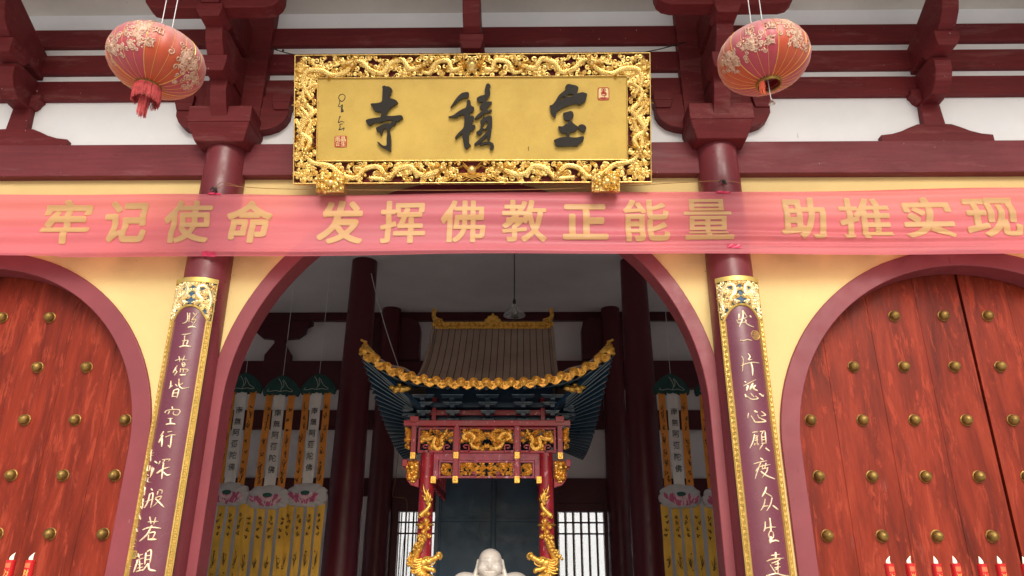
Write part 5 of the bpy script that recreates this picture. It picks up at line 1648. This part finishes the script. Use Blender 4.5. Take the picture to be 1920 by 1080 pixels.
for x0, x1 in ((-.60, -.40), (-.355, .355), (.40, .60)):
    xm = (x0 + x1) / 2
    if x1 - x0 < .3:
        s = 1 if x0 < 0 else -1
        FF = lambda u, v, h, s=s, xm=xm: (xm + s * u, YP + .02 - h, v)
        r4 = random.Random(44)
        pts = [(.068 * math.cos(6.283 * i / 22), 3.222 + .068 * math.sin(6.283 * i / 22)) for i in range(23)]
        rib2(mb, FF, pts, .008, .02, None)
        clouds(mb, FF, -.06, .06, 3.16, 3.285, 16, .024, .0065, .018, r4); clouds(mb, FF, -.075, .075, 3.145, 3.30, 14, .018, .006, .016, r4)
    else:
        for s in (1, -1):
            FF = lambda u, v, h, s=s, xm=xm: (xm + s * u, YP + .02 - h, v)
            r4 = random.Random(45)
            for q in range(5): rib2(mb, FF, [(0, 3.24), (-.03 - .012 * q, 3.27 - .02 * q), (-.075, 3.30 - .03 * q)], .010, .03)
            rib2(mb, FF, [(-.02, 3.17), (-.09, 3.19), (-.13, 3.16), (-.19, 3.20), (-.17, 3.26), (-.13, 3.29)], .012, .028)
            rib2(mb, FF, [(0, 3.125), (-.05, 3.155), (-.10, 3.125), (-.16, 3.14)], .010, .028)
            curl(mb, FF, -.255, 3.215, .055, .5, 1, .008, .022, 1.3); curl(mb, FF, -.19, 3.25, .04, 2.5, -1, .008, .022, 1.2); curl(mb, FF, -.29, 3.27, .03, 4, 1, .007, .02)
            clouds(mb, FF, -.325, -.03, 3.15, 3.30, 44, .024, .0075, .018, r4)
for s in (-1, 1):       # outer fringe carving beyond the corner pendants and the spandrel wings
    FF = lambda u, v, h, s=s: (s * u, YP - h, v)
    r4 = random.Random(47)
    clouds(mb, FF, .965, 1.03, 3.48, 3.73, 24, .024, .009, .03, r4)
    clouds(mb, FF, .86, .985, 3.08, 3.30, 44, .027, .010, .045, r4)
    for k in range(26): mb.sph((s * r4.uniform(.86, .99 - .06 * (k % 2)), YP - r4.uniform(.0, .05), r4.uniform(3.06, 3.30)), r4.uniform(.014, .03), 6, 4)
mb.build("gilded_openwork", M['gold_dim'], shr, True, 0, 50)
for s in (-1, 1):
    mb = SMB()
    poly = [(s * .84, 3.33), (s * 1.03, 3.33), (s * 1.04, 3.22), (s * 1.0, 3.21), (s * 1.01, 3.14), (s * .985, 3.08), (s * .94, 3.03), (s * .84, 3.0)]
    mb.xz(poly if s > 0 else poly[::-1], YP + .0, YP + .04)
    mb.box(min(s * .99, s * 1.05), max(s * .99, s * 1.05), YP - .05, YP + .03, 3.25, 3.335)
    mb.build("corner_wing", M['shrine_red'], shr, False, .005)

# dark blue screen behind the statue
mb = SMB(); YS = 4.30
mb.box(-.78, .82, YS, YS + .05, FZ, 3.9)
scr = mb.build("screen", M['navy'], shr)
mb = SMB()
for x in (-.76, .03, .80): mb.box(x - .035, x + .035, YS - .025, YS + .001, FZ, 3.6)
for x in (.005, .055): mb.box(x - .008, x + .008, YS - .034, YS - .024, FZ, 3.6)
for z in (1.6, 2.74, 3.5): mb.box(-.72, .76, YS - .022, YS + .001, z - .025, z + .025)
mb.build("screen_frame", M['navy'], scr, False, .004)
for x in (-.78, .82):
    mb = SMB(); mb.box(x - .03, x + .03, YS - .05, YS + .06, FZ, 3.9)
    mb.build("screen_post", M['teal'], shr, False, .005)
for s in (-1, 1):       # a second frieze seen edge-on behind the front one
    mb = SMB()
    mb.box(s * .68 - .02, s * .68 + .02, 2.70, 4.2, 3.30, 3.42); mb.box(s * .68 - .02, s * .68 + .02, 2.70, 4.2, 3.02, 3.10)
    for k in range(6): mb.box(s * .68 - .02, s * .68 + .02, 2.75 + k * .28, 2.80 + k * .28, 3.0, 3.32)
    mb.build("side_frieze", M['shrine_red'], shr, False, .004)

# posts with gilded dragons
PX = .745
for s in (-1, 1):
    mb = SMB(); mb.lathe([(.098, FZ + .9), (.094, 2.2), (.088, 3.42)], (s * PX, YP + .05, 0), 28)
    post = mb.build("post", M['shrine_red'], shr, True)
    mb = SMB(); r5 = random.Random(51)
    PC = Vector((s * PX, YP + .05, 0))
    def on(an, z, h=0.0, s=s, PC=PC):       # an measured from the front, towards the shrine axis
        r = .094 + h
        return PC + Vector((-s * r * math.sin(an), -r * math.cos(an), z))
    FD = lambda u, v, h, on=on: on(u / .094, v, h)
    body = [(-.10, 1.55), (.02, 1.62), (.12, 1.72), (.16, 1.82), (.10, 1.92), (-.02, 2.02), (-.08, 2.16), (-.03, 2.30), (.0, 2.40)]
    pts = smooth_line([on(a / .094, z, .03) for a, z in body], 6)
    mb.tube(pts, [.062 * (1 - .45 * max(0, (i / len(pts) - .6) / .4)) for i in range(len(pts))], 10)
    for i, p in enumerate(pts):
        d = (p - PC); d.z = 0; d.normalize()
        for q in range(3):
            mb.sph(p + d * .055 + Vector((r5.uniform(-.04, .04), r5.uniform(-.01, .01), r5.uniform(-.03, .03))), .020, 5, 4)
    # tail loops, cloud knobs and flames climbing the post
    for u, v, r in ((.0, 2.47, .035), (.045, 2.52, .032), (-.035, 2.53, .026), (.02, 2.60, .040), (-.03, 2.66, .03), (.04, 2.68, .028), (-.05, 2.42, .028), (.055, 2.43, .026)):
        curl(mb, FD, u, v, r, r5.uniform(0, 6), r5.choice((-1, 1)), .012, .03); mb.sph(FD(u, v, .02), r * .7, 8, 6)
    mb.lathe([(.10, -.012), (.112, 0), (.10, .012)], (s * PX, YP + .05, 2.56), 24)
    tail = [(-.04, 2.66), (.03, 2.74), (.05, 2.80), (-.01, 2.86)]
    mb.tube(smooth_line([on(a / .094, z, .02) for a, z in tail], 5), [.034 - .0012 * i for i in range(16)], 8)
    for k, (du, dz) in enumerate(((-.05, .12), (-.01, .17), (.05, .16), (.10, .20), (.12, .11), (.14, .05))):
        b = on(.2 + .12 * k, 2.80 + .01 * k, .02)
        e = b + Vector((s * (du * .9), -.02, dz)); m_ = b.lerp(e, .5) + Vector((s * .02 * (1 if k % 2 else -1), -.015, 0))
        mb.tube(smooth_line([b, m_, e], 4), [.024, .022, .020, .018, .016, .013, .010, .006, .002], 6)
    # head jutting towards the middle of the shrine, jaws open
    H = PC + Vector((-s * .02, -.13, 2.12)); ix = -s
    V = lambda a, b, c: H + Vector((ix * a, b, c))
    n0 = len(mb.v)
    mb.sph(V(0, 0, 0), (.085, .075, .075), 12, 8); mb.sph(V(.07, -.02, .02), (.075, .055, .045), 10, 7)
    mb.tube(smooth_line([V(.04, -.02, .03), V(.13, -.03, .045), V(.20, -.03, .085)], 5), [.05, .048, .045, .043, .041, .040, .040, .041, .042, .040, .034], 9)
    mb.sph(V(.215, -.03, .095), (.045, .045, .042), 10, 7)
    for k in range(9):
        a = -1.2 + k * .42; mb.tube([V(.225 + .038 * math.cos(a), -.035, .095 + .038 * math.sin(a)), V(.225 + .062 * math.cos(a), -.035, .095 + .062 * math.sin(a))], [.013, .003], 5)
    mb.tube(smooth_line([V(.0, -.01, -.05), V(.08, -.02, -.085), V(.145, -.02, -.095), V(.165, -.02, -.14)], 5), [.045, .043, .04, .038, .036, .034, .033, .032, .033, .035, .036, .036, .034, .03, .022, .01], 8)
    mb.tube(smooth_line([V(.17, -.03, .05), V(.165, -.03, .0), V(.12, -.03, -.035), V(.08, -.03, -.04)], 4), .010, 6)
    for q in (-1, 1):
        mb.sph(V(.075, -.02 + q * .045, .05), .022, 8, 6)
        mb.tube(smooth_line([V(.10, -.02 + q * .04, .075), V(.05, -.02 + q * .05, .082), V(.0, q * .06, .06)], 4), .014, 6)
        for k in range(6):
            b = V(-.03, q * .04, .05 - .03 * k); e = V(-.15 - .012 * (k % 3), q * .07, .07 - .042 * k)
            mb.tube(smooth_line([b, b.lerp(e, .5) + Vector((0, -.01, -.02)), e], 4), [.024, .023, .021, .019, .016, .013, .010, .006, .002], 6)
    mb.v = mb.v[:n0] + [tuple(H + (Vector(p) - H) * .80) for p in mb.v[n0:]]
    mb.build("dragon", M['gold_dim'], post, True, 0, 60)
# pedestal under the statue and the posts
mb = SMB()
mb.box(-1.1, 1.1, 2.45, 4.9, FZ + .0005, .62); mb.box(-1.0, 1.0, 2.52, 4.8, .62, 1.28); mb.box(-1.08, 1.08, 2.46, 4.86, 1.28, 1.36)
mb.build("pedestal", M['shrine_red'], shr, False, .012)

# ------------------------------------------------------------------ laughing seated statue in white marble
def statue():
    h = .0085
    org = (-.72, -.55, -.02); dim = (1.44, 1.02, 1.02)
    ax = [np.arange(int(d / h)) * h + o for d, o in zip(dim, org)]
    X, Y, Z = np.meshgrid(*ax, indexing='ij'); X = X.astype(np.float32); Y = Y.astype(np.float32); Z = Z.astype(np.float32)
    def ell(c, r):
        k = np.sqrt(((X - c[0]) / r[0]) ** 2 + ((Y - c[1]) / r[1]) ** 2 + ((Z - c[2]) / r[2]) ** 2)
        return (k - 1) * min(r)
    def cap(a, b, ra, rb):
        a = np.array(a); b = np.array(b); ab = b - a
        t = np.clip(((X - a[0]) * ab[0] + (Y - a[1]) * ab[1] + (Z - a[2]) * ab[2]) / (ab @ ab), 0, 1)
        return np.sqrt((X - a[0] - t * ab[0]) ** 2 + (Y - a[1] - t * ab[1]) ** 2 + (Z - a[2] - t * ab[2]) ** 2) - (ra + (rb - ra) * t)
    def su(a, b, k):
        hh = np.clip(.5 + .5 * (b - a) / k, 0, 1)
        return b * (1 - hh) + a * hh - k * hh * (1 - hh)
    def sub(a, b, k):
        return -su(-a, b, k)
    d = ell((0, .02, .26), (.40, .32, .30))                  # belly
    d = su(d, ell((0, .08, .50), (.36, .24, .18)), .10)      # chest
    for s in (-1, 1):
        d = su(d, ell((s * .32, .08, .585), (.15, .13, .11)), .08)      # shoulders
        d = su(d, ell((s * .15, -.13, .49), (.13, .08, .09)), .05)     # breasts
        d = su(d, cap((s * .18, .0, .08), (s * .52, -.22, .10), .15, .11), .05)   # crossed legs
        d = su(d, cap((s * .52, -.22, .10), (s * .10, -.38, .07), .10, .08), .04)
    # left arm resting on the knee, right fist raised beside the shoulder
    d = su(d, cap((.36, .06, .52), (.50, -.04, .32), .095, .085), .04); d = su(d, cap((.50, -.04, .32), (.42, -.32, .22), .08, .055), .03)
    d = su(d, ell((.40, -.36, .21), (.06, .07, .045)), .02)
    d = su(d, cap((-.36, .06, .53), (-.53, -.06, .36), .095, .085), .04); d = su(d, cap((-.53, -.06, .36), (-.44, -.20, .52), .078, .052), .03)
    d = su(d, ell((-.43, -.21, .575), (.055, .045, .055)), .02)
    for k in range(4): d = su(d, cap((-.475 + k * .028, -.25, .60), (-.472 + k * .026, -.255, .555), .017, .016), .006)
    d = su(d, cap((-.385, -.235, .58), (-.43, -.262, .565), .018, .015), .008)
    # neck and head
    d = su(d, cap((0, .05, .58), (0, .03, .68), .14, .12), .05)
    Y0, Z0_ = Y, Z
    ca, sa = math.cos(R(6)), math.sin(R(6))        # the head bows forward
    Y = (Y0 - .04) * ca + (Z0_ - .70) * -sa * -1 + .04; Z = -(Y0 - .04) * sa + (Z0_ - .70) * ca + .70
    hd = ell((0, .0, .848), (.140, .150, .125))              # cranium
    hd = su(hd, ell((0, -.01, .745), (.160, .150, .110)), .05)    # jowls
    for s in (-1, 1):
        hd = su(hd, ell((s * .085, -.105, .745), (.062, .055, .055)), .03)   # cheeks
    hd = su(hd, ell((0, -.10, .672), (.075, .055, .036)), .03)     # chin
    hd = su(hd, ell((0, -.155, .775), (.026, .030, .032)), .018)   # nose
    hd = su(hd, cap((0, -.148, .79), (0, -.135, .835), .016, .012), .012)
    for s in (-1, 1):
        hd = su(hd, ell((s * .026, -.146, .768), (.017, .018, .014)), .008)
        br = cap((s * .022, -.150, .838), (s * .105, -.105, .842), .011, .009)    # brow ridge
        hd = su(hd, br, .012)
        hd = sub(hd, cap((s * .030, -.160, .815), (s * .080, -.140, .815), .010, .008), .010)  # eye socket line
        hd = su(hd, cap((s * .038, -.138, .806), (s * .078, -.122, .806), .014, .012), .006)   # lids
        hd = sub(hd, cap((s * .036, -.156, .798), (s * .082, -.136, .794), .0065, .0060), .003)
        hd = sub(hd, cap((s * .050, -.165, .760), (s * .072, -.165, .715), .006, .006), .008)  # smile fold
    hd = sub(hd, cap((-.001, -.170, .712), (.056, -.152, .726), .0110, .0080), .004)        # smiling mouth
    hd = sub(hd, cap((.001, -.170, .712), (-.056, -.152, .726), .0110, .0080), .004)
    hd = su(hd, cap((-.03, -.148, .702), (.03, -.148, .702), .011, .011), .008)
    # fine headline across the forehead
    for s in (-1, 1):
        hd = sub(hd, cap((0, -.150, .872), (s * .070, -.128, .866), .0060, .0055), .006)
    for s in (-1, 1):                                        # long-lobed ears
        hd = su(hd, cap((s * .145, .005, .825), (s * .160, .0, .76), .026, .022), .010)
        hd = su(hd, cap((s * .160, .0, .76), (s * .188, -.02, .655), .020, .034), .012)
        hd = sub(hd, cap((s * .158, -.022, .82), (s * .170, -.022, .765), .009, .008), .006)
    Y, Z = Y0, Z0_
    d = su(d, hd, .02)
    d = np.maximum(d, -(Z - .0))
    v, f = surface_net(d, org, h)
    me = bpy.data.meshes.new("laughing_statue")
    me.from_pydata([tuple(p) for p in v], [], f)
    me.polygons.foreach_set('use_smooth', [True] * len(me.polygons))
    me.materials.append(M['marble'])
    o = bpy.data.objects.new("laughing_statue", me); col.objects.link(o)
    return o
st = statue()
st.location = (CX + .045, 3.05, 1.335)
tag(st, "white marble laughing bald figure seated before the dark blue screen", "statue")

# ------------------------------------------------------------------ electric candles on two racks
def rack(x0, x1, y, label):
    t = empty("candle_rack", ((x0 + x1) / 2, y, 0), label, "rack")
    w = (x1 - x0) / 2
    mb = MB(); mb.box(-w, w, -.10, .10, 1.50, 1.54); mb.build("tray", M['brass'], t, False, .006)
    for sx in (-1, 1):
        for sy in (-1, 1):
            mb = MB(); mb.tube([(sx * (w - .04), sy * .08, 0), (sx * (w - .04), sy * .08, 1.5)], .018, 8); mb.build("leg", M['brass'], t, True)
    mb = MB(); mb.box(-w + .06, w - .06, -.02, .02, .5, .53); mb.build("stretcher", M['brass'], t, False, .003)
def candle(x, y, ztop, label, chars, bend):
    t = empty("electric_candle", (x, y, 1.541), label, "candle", "electric candles with red sleeves")
    H = ztop - 1.541 - .034; r = .0205
    mb = MB(); mb.lathe([(.0, 0), (r, 0), (r, H), (r - .002, H + .001), (r - .004, H - .006), (0, H - .006)], (0, 0, 0), 24); sl = mb.build("sleeve", M['candle'], t, True)
    mb = MB(); k = 12; rings = []
    for i in range(k + 1):
        s_ = i / k
        rad = .0092 * (math.sin(math.pi * min(1, (.14 + .86 * s_)) ** .72)) * (1 - .15 * s_) + .0004
        off = bend * (.010 * s_ ** 2 + .004 * math.sin(3.2 * s_) * -1)
        rings.append([(off + rad * math.cos(6.283 * j / 12), rad * .8 * math.sin(6.283 * j / 12), H - .004 + .036 * s_) for j in range(12)])
    mb.loft(rings, True, True); mb.build("flame", M['flame'], t, True)
    F = lambda a, b: ((r + .0007) * math.sin(a / r), -(r + .0007) * math.cos(a / r), b)
    tilt = math.atan2(.55 - x, 6.9 + y)
    mb = MB(); yb = H - .012
    for a in ((-.011, .011, yb - .020, yb - .0178), (-.011, .011, yb - .0022, yb), (-.011, -.0088, yb - .0178, yb - .0022), (.0088, .011, yb - .0178, yb - .0022), (-.0058, .0058, yb - .015, yb - .005)):
        mb.add([F(a[0], a[2]), F(0, a[2]), F(a[1], a[2]), F(a[1], a[3]), F(0, a[3]), F(a[0], a[3])], [(0, 1, 4, 5), (1, 2, 3, 4)])
    mb.build("printed_seal", M['candle_orange'], sl)
    mb = MB()
    for q, ch in enumerate(chars):
        flat_glyph(mb, ch, -.0110, .0110, yb - .055 - q * .034, yb - .027 - q * .034, F, .02)
    mb.build("printed_characters", M['candle_gold'], sl)
    return t
rack(2.02, 2.95, -3.4, "brass candle rack carrying the row of candles before the right door")
rack(-2.05, -1.55, -3.4, "brass candle rack carrying the pair of candles before the left door")
cx_ = [(2.146, "leftmost of the row before the right door"), (2.236, "second in the row before the right door"), (2.350, "third in the row before the right door"),
       (2.433, "middle one of the row before the right door"), (2.546, "third from the right before the right door"), (2.626, "second from the right before the right door"), (2.735, "last of the row before the right door")]
for i, (x, lab) in enumerate(cx_):
    candle(x, -3.4, 2.026 + .001 * (i % 2), "red electric candle, " + lab, "万事如意" if i % 2 == 0 else "平安吉祥", 1 if i in (0, 1) else -.4)
candle(-1.725, -3.4, 2.030, "red electric candle with cream flame, left one of the pair before the left door", "万事如意", 1)
candle(-1.638, -3.4, 2.030, "red electric candle with cream flame, right one of the pair before the left door", "财源广进", 1)
